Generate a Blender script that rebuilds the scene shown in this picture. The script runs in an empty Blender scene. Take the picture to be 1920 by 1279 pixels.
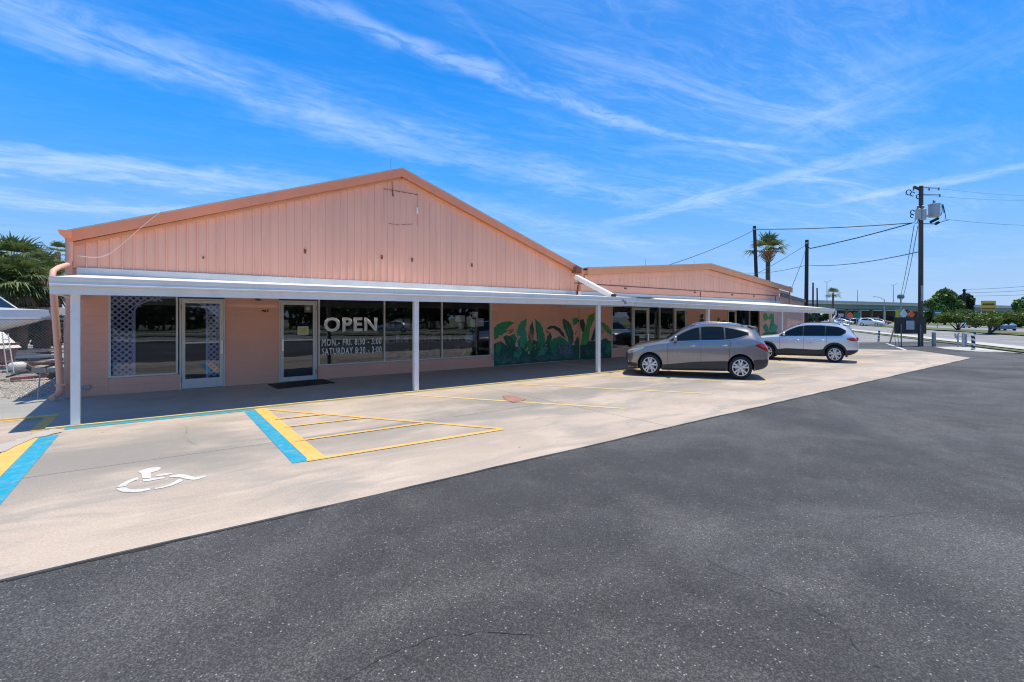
import bpy, bmesh, math, random
import numpy as np
from mathutils import Vector, Matrix

sc = bpy.context.scene
C = bpy.data.collections.new("place"); sc.collection.children.link(C)

# ---------------------------------------------------------------- camera
EYE = 1.82
FPX, CX, HY = 890.0, 960.0, 596.0            # focal length and horizon, measured on the 1920 px wide photograph
YAW = math.atan2(890.0, 1190.0)
cam_d = bpy.data.cameras.new("camera"); cam = bpy.data.objects.new("camera", cam_d); C.objects.link(cam)
cam.location = (0, 0, EYE); cam.rotation_euler = (math.pi/2, 0, -YAW)
cam_d.sensor_width = 36; cam_d.lens = 36*FPX/1920; cam_d.shift_y = -(639.5-HY)/1920
cam_d.clip_start = .05; cam_d.clip_end = 6000
sc.camera = cam

# ---------------------------------------------------------------- sun, sky, exposure
SUN_D = Vector((-.20, .075, -1)).normalized()      # the way the light travels
sun_d = bpy.data.lights.new("sun", 'SUN'); sun = bpy.data.objects.new("sun", sun_d); C.objects.link(sun)
sun_d.energy = 4.5; sun_d.angle = math.radians(.5); sun_d.color = (1, .945, .80)
sun.rotation_euler = SUN_D.to_track_quat('-Z', 'Y').to_euler(); sun.location = (0, 0, 60)
world = bpy.data.worlds.new("World"); sc.world = world; world.use_nodes = True
wt = world.node_tree; wt.nodes.clear()
def N(t, kind, **kw):
    n = t.nodes.new(kind)
    for k, v in kw.items(): setattr(n, k, v)
    return n
def math_n(t, op, a, b=None, c=None, clamp=False):
    n = N(t, 'ShaderNodeMath', operation=op, use_clamp=clamp)
    for i, v in enumerate((a, b, c)):
        if v is None: continue
        if hasattr(v, 'links'): t.links.new(v, n.inputs[i])
        else: n.inputs[i].default_value = v
    return n.outputs[0]
sky = N(wt, 'ShaderNodeTexSky', sky_type='NISHITA'); sky.sun_disc = False
sky.sun_elevation = math.asin(-SUN_D.z); sky.sun_rotation = math.atan2(-SUN_D.x, -SUN_D.y)
sky.altitude = 0; sky.air_density = 1.0; sky.dust_density = .35; sky.ozone_density = 3.0
hs = N(wt, 'ShaderNodeHueSaturation'); hs.inputs['Saturation'].default_value = 1.38; hs.inputs['Value'].default_value = 1.0
hs.inputs['Hue'].default_value = .493
wt.links.new(sky.outputs[0], hs.inputs['Color'])
tc = N(wt, 'ShaderNodeTexCoord'); sep = N(wt, 'ShaderNodeSeparateXYZ'); wt.links.new(tc.outputs['Generated'], sep.inputs[0])
zc = math_n(wt, 'MAXIMUM', sep.outputs[2], .03)
px = math_n(wt, 'DIVIDE', sep.outputs[0], zc); py = math_n(wt, 'DIVIDE', sep.outputs[1], zc)
def plane(sx, sy, rot=0.0, off=(0, 0)):
    cb = N(wt, 'ShaderNodeCombineXYZ')
    c, s = math.cos(rot), math.sin(rot)
    a = math_n(wt, 'ADD', math_n(wt, 'MULTIPLY', px, c*sx), math_n(wt, 'MULTIPLY', py, -s*sx))
    b = math_n(wt, 'ADD', math_n(wt, 'MULTIPLY', px, s*sy), math_n(wt, 'MULTIPLY', py, c*sy))
    wt.links.new(math_n(wt, 'ADD', a, off[0]), cb.inputs[0]); wt.links.new(math_n(wt, 'ADD', b, off[1]), cb.inputs[1])
    return cb.outputs[0]
def noise_w(vec, scale, detail, rough, dist=0.0):
    n = N(wt, 'ShaderNodeTexNoise'); n.inputs['Scale'].default_value = scale; n.inputs['Detail'].default_value = detail
    n.inputs['Roughness'].default_value = rough; n.inputs['Distortion'].default_value = dist
    wt.links.new(vec, n.inputs['Vector']); return n.outputs['Fac']
def smooth(v, lo, hi, out=1.0):
    n = N(wt, 'ShaderNodeMapRange', interpolation_type='SMOOTHSTEP'); n.inputs[1].default_value = lo; n.inputs[2].default_value = hi
    n.inputs[3].default_value = 0; n.inputs[4].default_value = out
    wt.links.new(v, n.inputs[0]); return n.outputs[0]
wisps = smooth(noise_w(plane(.6, 2.0, .10, (3.1, 1.7)), 1.25, 6, .66, 1.0), .47, .74, 1.0)
veil = smooth(noise_w(plane(.35, .9, -.06, (7.3, 2.2)), .75, 5, .55, .4), .38, .72, 1.0)
fine = smooth(noise_w(plane(1.2, 4.2, .16, (0, 4)), 2.2, 5, .72, 1.1), .40, .72, 1.0)
cl = math_n(wt, 'MULTIPLY', math_n(wt, 'ADD', math_n(wt, 'MULTIPLY', wisps, .34), math_n(wt, 'MULTIPLY', fine, .14)), math_n(wt, 'ADD', math_n(wt, 'MULTIPLY', veil, .85), .2))
cl = math_n(wt, 'ADD', cl, math_n(wt, 'ADD', math_n(wt, 'MULTIPLY', veil, .10), .0))
# contrails: two long thin trails at a fixed place on the cloud layer
def trail(x0, y0, x1, y1, w, amp, ext=.3, wobf=2.2, ns=2.6, brk=(.32, .62), fibre=1.9):
    """soft cloud band from (x0,y0) to (x1,y1) on the cloud layer"""
    L_ = math.hypot(x1-x0, y1-y0); dx, dy = (x1-x0)/L_, (y1-y0)/L_
    rx, ry = math_n(wt, 'SUBTRACT', px, x0), math_n(wt, 'SUBTRACT', py, y0)
    al = math_n(wt, 'ADD', math_n(wt, 'MULTIPLY', rx, dx), math_n(wt, 'MULTIPLY', ry, dy))
    pe = math_n(wt, 'ADD', math_n(wt, 'MULTIPLY', rx, -dy), math_n(wt, 'MULTIPLY', ry, dx))
    wob = math_n(wt, 'MULTIPLY', math_n(wt, 'SUBTRACT', noise_w(plane(1, 1, 0, (x0, y0)), ns, 3, .65), .5), w*wobf)
    m = smooth(math_n(wt, 'ABSOLUTE', math_n(wt, 'ADD', pe, wob)), w, w*.05, amp)
    a = smooth(al, -ext, ext); b = smooth(al, L_+ext, L_-ext)
    rot = -math.atan2(dy, dx)
    br = smooth(noise_w(plane(.8, fibre, rot, (x1, y0)), 2.9/max(w*4, .55), 6, .72, .9), *brk)
    return math_n(wt, 'MULTIPLY', math_n(wt, 'MULTIPLY', m, math_n(wt, 'MULTIPLY', a, b)), math_n(wt, 'ADD', math_n(wt, 'MULTIPLY', br, .8), .2))
for tr_ in ((.35, 1.60, 2.10, 1.60, .10, .62), (2.1, 1.60, 3.0, 1.30, .06, .40), (.66, 1.28, 1.30, 1.58, .022, .10, .15),
            (-.7, 2.15, .9, 2.50, .34, .62, .5), (.6, 2.55, 3.6, 2.6, .34, .42, .6), (-1.6, 4.6, .9, 3.9, .55, .75, .7), (-1.2, 5.9, 1.6, 5.2, .45, .6, .7),
            (3.5, .8, 3.9, 3.4, .30, .55, .5), (4.5, -.2, 4.7, 1.6, .22, .6, .4), (2.3, .3, 2.9, 1.3, .45, .25, .5), (1.4, 3.4, 5.6, 4.3, .5, .35, .8)):
    cl = math_n(wt, 'ADD', cl, trail(*(tr_[:5]+(tr_[5]*.68,)+tr_[6:])))
up = smooth(sep.outputs[2], 0.0, .12)
cl = math_n(wt, 'MINIMUM', math_n(wt, 'MULTIPLY', cl, up), .8)
mixc = N(wt, 'ShaderNodeMix', data_type='RGBA'); 
ramp = N(wt, 'ShaderNodeValToRGB'); wt.links.new(math_n(wt, 'MAXIMUM', sep.outputs[2], 0), ramp.inputs[0])
ramp.color_ramp.interpolation = 'B_SPLINE'
for i_, (ps, cc) in enumerate(((0.0, (.42, .57, .82)), (.10, (.28, .53, .90)), (.26, (.05, .37, .95)), (.46, (.008, .26, .93)), (1.0, (.04, .19, .55)))):
    e_ = ramp.color_ramp.elements[i_] if i_ < 2 else ramp.color_ramp.elements.new(ps)
    e_.position = ps; e_.color = (*cc, 1)
sc7 = N(wt, 'ShaderNodeVectorMath', operation='SCALE'); sc7.inputs['Scale'].default_value = 7.3; wt.links.new(ramp.outputs[0], sc7.inputs[0])
skm = N(wt, 'ShaderNodeMix', data_type='RGBA'); skm.inputs[0].default_value = .94; wt.links.new(hs.outputs[0], skm.inputs[6]); wt.links.new(sc7.outputs[0], skm.inputs[7])
wt.links.new(cl, mixc.inputs[0]); wt.links.new(skm.outputs[2], mixc.inputs[6])
mixc.inputs[7].default_value = (4.3, 5.5, 7.4, 1)
bgn = N(wt, 'ShaderNodeBackground'); bgn.inputs['Strength'].default_value = .125
wo = N(wt, 'ShaderNodeOutputWorld'); wt.links.new(mixc.outputs[2], bgn.inputs[0]); wt.links.new(bgn.outputs[0], wo.inputs[0])
sc.view_settings.view_transform = 'Standard'; sc.view_settings.look = 'None'
sc.view_settings.exposure = .28; sc.view_settings.gamma = 1; sc.view_settings.use_curve_mapping = False
sc.cycles.max_bounces = 10; sc.cycles.diffuse_bounces = 4; sc.cycles.glossy_bounces = 4
sc.cycles.transparent_max_bounces = 10; sc.cycles.use_denoising = True; sc.cycles.filter_width = 1.15; sc.render.filter_size = 1.15

# ---------------------------------------------------------------- measuring: from a photograph pixel to a point in the place
F2 = (math.sin(YAW), math.cos(YAW)); R2 = (math.cos(YAW), -math.sin(YAW))
def G(x, y, z=0.0):
    d = (EYE-z)*FPX/(y-HY); u = (x-CX)/FPX
    return Vector((d*(F2[0]+u*R2[0]), d*(F2[1]+u*R2[1]), z))
def W(x, y, Y=14.3):
    u = (x-CX)/FPX; d = Y/(F2[1]+u*R2[1])
    return Vector((d*(F2[0]+u*R2[0]), Y, EYE+(HY-y)*d/FPX))
def D(x, y, d):
    u = (x-CX)/FPX
    return Vector((d*(F2[0]+u*R2[0]), d*(F2[1]+u*R2[1]), EYE+(HY-y)*d/FPX))

# ---------------------------------------------------------------- materials
MATS = {}
def mat(name, col, rough=.7, metal=0.0, var=.12, vs=1.5, bump=0.0, bs=30, coat=0.0, spec=.5, dirt=None, dirt_s=.8, dirt_a=.5, stretch=(1, 1, 1), fine=0.0, fs=60, world_space=True):
    if name in MATS: return MATS[name]
    m = bpy.data.materials.new(name); m.use_nodes = True; t = m.node_tree; b = t.nodes['Principled BSDF']
    b.inputs['Roughness'].default_value = rough; b.inputs['Metallic'].default_value = metal
    b.inputs['Coat Weight'].default_value = coat; b.inputs['Coat Roughness'].default_value = .04
    b.inputs['Specular IOR Level'].default_value = spec
    if world_space:
        g = N(t, 'ShaderNodeNewGeometry'); src = g.outputs['Position']
    else:
        g = N(t, 'ShaderNodeTexCoord'); src = g.outputs['Object']
    mp = N(t, 'ShaderNodeMapping'); mp.inputs['Scale'].default_value = stretch; t.links.new(src, mp.inputs[0]); src = mp.outputs[0]
    def nz(s, det=5, r=.6, d=0.0):
        n = N(t, 'ShaderNodeTexNoise'); n.inputs['Scale'].default_value = s; n.inputs['Detail'].default_value = det
        n.inputs['Roughness'].default_value = r; n.inputs['Distortion'].default_value = d; t.links.new(src, n.inputs['Vector']); return n.outputs['Fac']
    def mr(v, a, bb, c, d):
        n = N(t, 'ShaderNodeMapRange'); t.links.new(v, n.inputs[0])
        for i, q in enumerate((a, bb, c, d)): n.inputs[i+1].default_value = q
        return n.outputs[0]
    k = mr(nz(vs), .3, .7, 1-var, 1+var)
    if fine: k = math_n(t, 'MULTIPLY', k, mr(nz(fs, 3, .7), .3, .7, 1-fine, 1+fine))
    vm = N(t, 'ShaderNodeVectorMath', operation='SCALE'); vm.inputs[0].default_value = col[:3]; t.links.new(k, vm.inputs['Scale'])
    out = vm.outputs[0]
    if dirt:
        mx = N(t, 'ShaderNodeMix', data_type='RGBA'); t.links.new(mr(nz(dirt_s, 8, .65, .6), .48, .72, 0, dirt_a), mx.inputs[0])
        t.links.new(out, mx.inputs[6]); mx.inputs[7].default_value = (*dirt, 1); out = mx.outputs[2]
    t.links.new(out, b.inputs['Base Color'])
    if rough > .15 and rough < .95:
        t.links.new(mr(nz(vs*3.3), .3, .7, rough*.88, min(1, rough*1.12)), b.inputs['Roughness'])
    if bump:
        bp = N(t, 'ShaderNodeBump'); bp.inputs['Strength'].default_value = bump; bp.inputs['Distance'].default_value = .01
        t.links.new(nz(bs, 4), bp.inputs['Height']); t.links.new(bp.outputs[0], b.inputs['Normal'])
    MATS[name] = m; return m

pink = mat('pink_paint', (.80, .40, .275), .62, var=.05, vs=.7, bump=.15, bs=60, dirt=(.55, .33, .27), dirt_s=1.1, dirt_a=.35)
pink_metal = mat('pink_siding_paint', (.84, .435, .30), .5, var=.05, vs=.5, dirt=(.68, .34, .235), dirt_s=.9, dirt_a=.6, stretch=(3, 1, .35))
trim_orange = mat('salmon_fascia_paint', (.88, .29, .14), .45, var=.07, vs=.6, dirt=(.50, .24, .16), dirt_s=.9, dirt_a=.4)
rust = mat('rust', (.20, .07, .04), .85, var=.3, vs=6)
white_m = mat('white_metal_paint', (.83, .80, .75), .4, var=.03, vs=1.0, dirt=(.58, .56, .52), dirt_s=2.2, dirt_a=.35)
cream_m = mat('cream_metal_paint', (.78, .74, .66), .42, var=.04, vs=1.0, dirt=(.55, .50, .42), dirt_s=2.2, dirt_a=.4)
flash_m = mat('galvanised_flashing', (.66, .65, .62), .5, metal=.1, var=.06, vs=1.4, dirt=(.45, .46, .48), dirt_s=1.6, dirt_a=.4)
alu = mat('aluminium_frame', (.64, .60, .54), .42, metal=.12, var=.05, vs=3, dirt=(.45, .42, .38), dirt_s=4, dirt_a=.3)
dark = mat('dark_interior', (.03, .03, .035), .8, var=.2)
black = mat('black_rubber', (.015, .015, .016), .75, var=.2, vs=8)
walk_m = mat('painted_sidewalk', (.32, .30, .265), .6, var=.08, vs=.8, bump=.2, bs=90, dirt=(.22, .218, .21), dirt_s=1.2, dirt_a=.5, fine=.05, fs=50)
yel = mat('yellow_road_paint', (.78, .415, .085), .65, var=.08, vs=2, dirt=(.52, .39, .26), dirt_s=8.0, dirt_a=1.0, fine=.1)
yel_old = mat('worn_yellow_paint', (.66, .46, .17), .7, var=.1, vs=2, dirt=(.50, .41, .31), dirt_s=2.0, dirt_a=1.0, fine=.1)
blu = mat('blue_road_paint', (.010, .29, .42), .6, var=.08, vs=2, dirt=(.20, .33, .38), dirt_s=9.0, dirt_a=.8, fine=.08)
white_p = mat('white_road_paint', (.58, .56, .53), .65, var=.06, vs=3, fine=.06, dirt=(.46, .38, .30), dirt_s=11, dirt_a=.9)
wood_pole = mat('weathered_pole_wood', (.085, .065, .05), .85, var=.3, vs=2, stretch=(3, 3, .3), bump=.3)
steel = mat('grey_steel', (.36, .37, .38), .5, metal=.4, var=.1, vs=4)
xfm = mat('transformer_grey', (.42, .45, .47), .45, var=.06, vs=3)
wire_m = mat('black_wire', (.02, .02, .022), .6)
concrete_w = mat('pale_concrete', (.46, .44, .40), .8, var=.1, vs=.4, dirt=(.33, .31, .28), dirt_s=.5, dirt_a=.6)
grass_m = mat('grass', (.085, .11, .03), .9, var=.3, vs=.6, bump=.5, bs=8, dirt=(.17, .14, .07), dirt_s=.5, dirt_a=.7, fine=.3, fs=9)
bark = mat('bark', (.12, .09, .065), .9, var=.3, vs=4, bump=.4, bs=12)

def leafmat(name, col, col2):
    m = bpy.data.materials.new(name); m.use_nodes = True; t = m.node_tree; b = t.nodes['Principled BSDF']
    g = N(t, 'ShaderNodeNewGeometry'); n = N(t, 'ShaderNodeTexNoise'); n.inputs['Scale'].default_value = .9; n.inputs['Detail'].default_value = 6
    t.links.new(g.outputs['Position'], n.inputs['Vector'])
    r = N(t, 'ShaderNodeMapRange'); r.inputs[1].default_value = .35; r.inputs[2].default_value = .65; t.links.new(n.outputs['Fac'], r.inputs[0])
    ad = math_n(t, 'ADD', math_n(t, 'MULTIPLY', r.outputs[0], .55), math_n(t, 'MULTIPLY', g.outputs['Random Per Island'], .45))
    mx = N(t, 'ShaderNodeMix', data_type='RGBA'); t.links.new(ad, mx.inputs[0])
    mx.inputs[6].default_value = (*col, 1); mx.inputs[7].default_value = (*col2, 1)
    t.links.new(mx.outputs[2], b.inputs['Base Color']); b.inputs['Roughness'].default_value = .5
    tr = N(t, 'ShaderNodeBsdfTranslucent'); t.links.new(mx.outputs[2], tr.inputs[0])
    ms = N(t, 'ShaderNodeMixShader'); ms.inputs[0].default_value = .3
    t.links.new(b.outputs[0], ms.inputs[1]); t.links.new(tr.outputs[0], ms.inputs[2]); t.links.new(ms.outputs[0], t.nodes['Material Output'].inputs[0])
    return m
leaf_g = leafmat('tree_leaf', (.045, .095, .018), (.12, .21, .04))
leaf_h = leafmat('hedge_leaf', (.05, .085, .015), (.19, .25, .04))
leaf_p = leafmat('palm_leaf', (.045, .085, .02), (.17, .21, .075))
leaf_dead = leafmat('dry_palm_leaf', (.22, .16, .08), (.36, .27, .15))
leaf_d = leafmat('far_tree_leaf', (.025, .045, .016), (.07, .105, .035))

def glass_mat(name, tint=(.45, .5, .55), refl=1.0):
    m = bpy.data.materials.new(name); m.use_nodes = True; t = m.node_tree; t.nodes.remove(t.nodes['Principled BSDF'])
    tr = N(t, 'ShaderNodeBsdfTransparent'); tr.inputs[0].default_value = (*tint, 1)
    gl = N(t, 'ShaderNodeBsdfGlossy'); gl.inputs['Roughness'].default_value = .015
    gl.inputs['Color'].default_value = (.9, .95, 1, 1)
    g = N(t, 'ShaderNodeNewGeometry'); nz = N(t, 'ShaderNodeTexNoise'); nz.inputs['Scale'].default_value = .8; nz.inputs['Detail'].default_value = 2
    t.links.new(g.outputs['Position'], nz.inputs['Vector'])
    bp = N(t, 'ShaderNodeBump'); bp.inputs['Strength'].default_value = .06; bp.inputs['Distance'].default_value = .05
    t.links.new(nz.outputs['Fac'], bp.inputs['Height']); t.links.new(bp.outputs[0], gl.inputs['Normal'])
    fr = N(t, 'ShaderNodeFresnel'); fr.inputs[0].default_value = 1.55
    f = math_n(t, 'MULTIPLY', math_n(t, 'ADD', math_n(t, 'MULTIPLY', fr.outputs[0], 1.5), .03), refl, clamp=True)
    mx = N(t, 'ShaderNodeMixShader'); t.links.new(f, mx.inputs[0]); t.links.new(tr.outputs[0], mx.inputs[1]); t.links.new(gl.outputs[0], mx.inputs[2])
    t.links.new(mx.outputs[0], t.nodes['Material Output'].inputs[0]); return m
glass = glass_mat('shop_glass', (.80, .84, .88))
car_glass = mat('tinted_car_glass', (.004, .007, .009), .03, var=.02, coat=0, spec=.42)
chrome = mat('chrome', (.75, .75, .76), .12, metal=1.0, var=.02)
rim_m = mat('wheel_silver', (.62, .62, .62), .3, metal=.75, var=.03)
clad = mat('dark_cladding', (.022, .022, .024), .55, var=.1, vs=5)
tail_r = mat('tail_light_red', (.42, .012, .012), .12, var=.1, coat=.8)
lens_c = mat('headlight_lens', (.62, .60, .52), .1, metal=.3, var=.08, vs=9, coat=.8)
paint_t = mat('bronze_grey_paint', (.29, .262, .255), .25, metal=.6, var=.02, coat=1.0, world_space=False)
paint_s = mat('silver_paint', (.66, .68, .70), .3, metal=.5, var=.02, coat=1.0, world_space=False)

def ground_mat(name, base, light, spk, patch=.25, speck=.35, joint=None):
    """aggregate surface: mottled patches, light stones, dark pits, a few streaks"""
    m = bpy.data.materials.new(name); m.use_nodes = True; t = m.node_tree; b = t.nodes['Principled BSDF']
    g = N(t, 'ShaderNodeNewGeometry'); src = g.outputs['Position']
    def nz(s, det=6, r=.6, d=0.0, st=None):
        v = src
        if st: mp = N(t, 'ShaderNodeMapping'); mp.inputs['Scale'].default_value = st; t.links.new(src, mp.inputs[0]); v = mp.outputs[0]
        n = N(t, 'ShaderNodeTexNoise'); n.inputs['Scale'].default_value = s; n.inputs['Detail'].default_value = det
        n.inputs['Roughness'].default_value = r; n.inputs['Distortion'].default_value = d; t.links.new(v, n.inputs['Vector']); return n.outputs['Fac']
    def mr(v, a, bb, c, d, sm=False):
        n = N(t, 'ShaderNodeMapRange');
        if sm: n.interpolation_type = 'SMOOTHSTEP'
        t.links.new(v, n.inputs[0])
        for i, q in enumerate((a, bb, c, d)): n.inputs[i+1].default_value = q
        return n.outputs[0]
    def mix(f, a, bb):
        n = N(t, 'ShaderNodeMix', data_type='RGBA'); t.links.new(f, n.inputs[0])
        for i, q in ((6, a), (7, bb)):
            if hasattr(q, 'links'): t.links.new(q, n.inputs[i])
            else: n.inputs[i].default_value = (*q, 1)
        return n.outputs[2]
    vo = N(t, 'ShaderNodeTexVoronoi'); vo.inputs['Scale'].default_value = 78; t.links.new(src, vo.inputs['Vector'])
    sp = N(t, 'ShaderNodeSeparateColor'); t.links.new(vo.outputs['Color'], sp.inputs[0])
    vo2 = N(t, 'ShaderNodeTexVoronoi'); vo2.inputs['Scale'].default_value = 125; t.links.new(src, vo2.inputs['Vector'])
    sp2 = N(t, 'ShaderNodeSeparateColor'); t.links.new(vo2.outputs['Color'], sp2.inputs[0])
    col = mix(mr(nz(.32, 7, .6, .8), .40, .68, 0, patch*2, True), base, light)
    col = mix(mr(nz(1.7, 6, .65, .4), .45, .75, 0, patch, True), col, light)
    mid = mr(math_n(t, 'MULTIPLY', sp2.outputs[1], sp2.outputs[1]), 0, 1, -.75*speck+1, 1+1.5*speck)
    vmm = N(t, 'ShaderNodeVectorMath', operation='SCALE'); t.links.new(col, vmm.inputs[0]); t.links.new(mid, vmm.inputs['Scale']); col = vmm.outputs[0]
    dens = mr(nz(.9, 5, .6, .5), .38, .62, .965, .875)
    on = math_n(t, 'GREATER_THAN', sp.outputs[0], dens)
    core = mr(vo.outputs['Distance'], .28, .5, 1, 0)
    col = mix(math_n(t, 'MULTIPLY', math_n(t, 'MULTIPLY', on, core), mr(math_n(t, 'POWER', sp.outputs[2], 2.5), 0, 1, .06, .8)), col, spk)
    # long dark wheel and drip marks
    col = mix(mr(nz(.55, 6, .6, .3, (.25, 1.3, 1)), .58, .8, 0, .35, True), col, tuple(c*.55 for c in base))
    t.links.new(col, b.inputs['Base Color']); b.inputs['Roughness'].default_value = .82
    t.links.new(mr(nz(.8), .3, .7, .72, .9), b.inputs['Roughness'])
    bp = N(t, 'ShaderNodeBump'); bp.inputs['Strength'].default_value = .5; bp.inputs['Distance'].default_value = .006
    t.links.new(vo.outputs['Distance'], bp.inputs['Height']); t.links.new(bp.outputs[0], b.inputs['Normal'])
    return m
asph = ground_mat('asphalt', (.0385, .0365, .0350), (.112, .106, .099), (.38, .36, .34), .30, .62)
asph2 = ground_mat('old_asphalt_sheen', (.20, .19, .185), (.30, .285, .27), (.40, .38, .35), .3, .3)  # older asphalt, with the lot's grazing-angle lightness mixed into its tone

def concrete_mat():
    m = bpy.data.materials.new('parking_concrete'); m.use_nodes = True; t = m.node_tree; b = t.nodes['Principled BSDF']
    g = N(t, 'ShaderNodeNewGeometry'); src = g.outputs['Position']
    def nz(s, det=7, r=.62, d=0.0, st=None, off=(0, 0, 0)):
        mp = N(t, 'ShaderNodeMapping'); mp.inputs['Scale'].default_value = st or (1, 1, 1); mp.inputs['Location'].default_value = off
        t.links.new(src, mp.inputs[0])
        n = N(t, 'ShaderNodeTexNoise'); n.inputs['Scale'].default_value = s; n.inputs['Detail'].default_value = det
        n.inputs['Roughness'].default_value = r; n.inputs['Distortion'].default_value = d; t.links.new(mp.outputs[0], n.inputs['Vector']); return n.outputs['Fac']
    def mr(v, a, bb, c, d):
        n = N(t, 'ShaderNodeMapRange', interpolation_type='SMOOTHSTEP'); t.links.new(v, n.inputs[0])
        for i, q in enumerate((a, bb, c, d)): n.inputs[i+1].default_value = q
        return n.outputs[0]
    def mix(f, a, bb):
        n = N(t, 'ShaderNodeMix', data_type='RGBA'); t.links.new(f, n.inputs[0])
        for i, q in ((6, a), (7, bb)):
            if hasattr(q, 'links'): t.links.new(q, n.inputs[i])
            else: n.inputs[i].default_value = (*q, 1)
        return n.outputs[2]
    col = mix(mr(nz(.5, 8, .62, .8), .35, .68, 0, 1), (.48, .375, .295), (.39, .31, .245))
    col = mix(mr(nz(.8, 8, .62, 1.0, (.6, 1.4, 1)), .46, .64, 0, .8), col, (.31, .27, .225))
    col = mix(mr(nz(2.4, 8, .7, .4, (.4, 2.2, 1), (4, 0, 0)), .52, .78, 0, .55), col, (.60, .51, .41))
    # damp grey staining that follows the joint line and the low spots of the far slab
    sx = N(t, 'ShaderNodeSeparateXYZ'); t.links.new(src, sx.inputs[0])
    band = math_n(t, 'ABSOLUTE', math_n(t, 'SUBTRACT', sx.outputs[1], 8.0))
    bandm = mr(band, 2.5, .3, 0, 1)
    col = mix(math_n(t, 'MULTIPLY', bandm, mr(nz(.45, 6, .6, .6, (.6, 1, 1), (2, 5, 0)), .38, .56, 0, .85)), col, (.235, .21, .18))
    col = mix(mr(nz(1.6, 9, .7, .3, None, (9, 2, 0)), .6, .8, 0, .3), col, (.44, .33, .27))
    vo = N(t, 'ShaderNodeTexVoronoi'); vo.inputs['Scale'].default_value = 3.2; t.links.new(src, vo.inputs['Vector'])
    sp = N(t, 'ShaderNodeSeparateColor'); t.links.new(vo.outputs['Color'], sp.inputs[0])
    spot = math_n(t, 'MULTIPLY', math_n(t, 'GREATER_THAN', sp.outputs[0], .72), mr(vo.outputs['Distance'], .075, .045, 0, .8))
    col = mix(spot, col, (.09, .075, .065))
    k = N(t, 'ShaderNodeVectorMath', operation='SCALE'); t.links.new(col, k.inputs[0]); t.links.new(mr(nz(55, 3, .7), .25, .75, .86, 1.14), k.inputs['Scale'])
    t.links.new(k.outputs[0], b.inputs['Base Color']); b.inputs['Roughness'].default_value = .85
    bp = N(t, 'ShaderNodeBump'); bp.inputs['Strength'].default_value = .25; bp.inputs['Distance'].default_value = .004
    t.links.new(nz(40, 5), bp.inputs['Height']); t.links.new(bp.outputs[0], b.inputs['Normal'])
    return m
conc = concrete_mat()
gravel_m = ground_mat('gravel', (.30, .265, .225), (.42, .375, .32), (.60, .56, .50), .25, 1.2)

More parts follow.
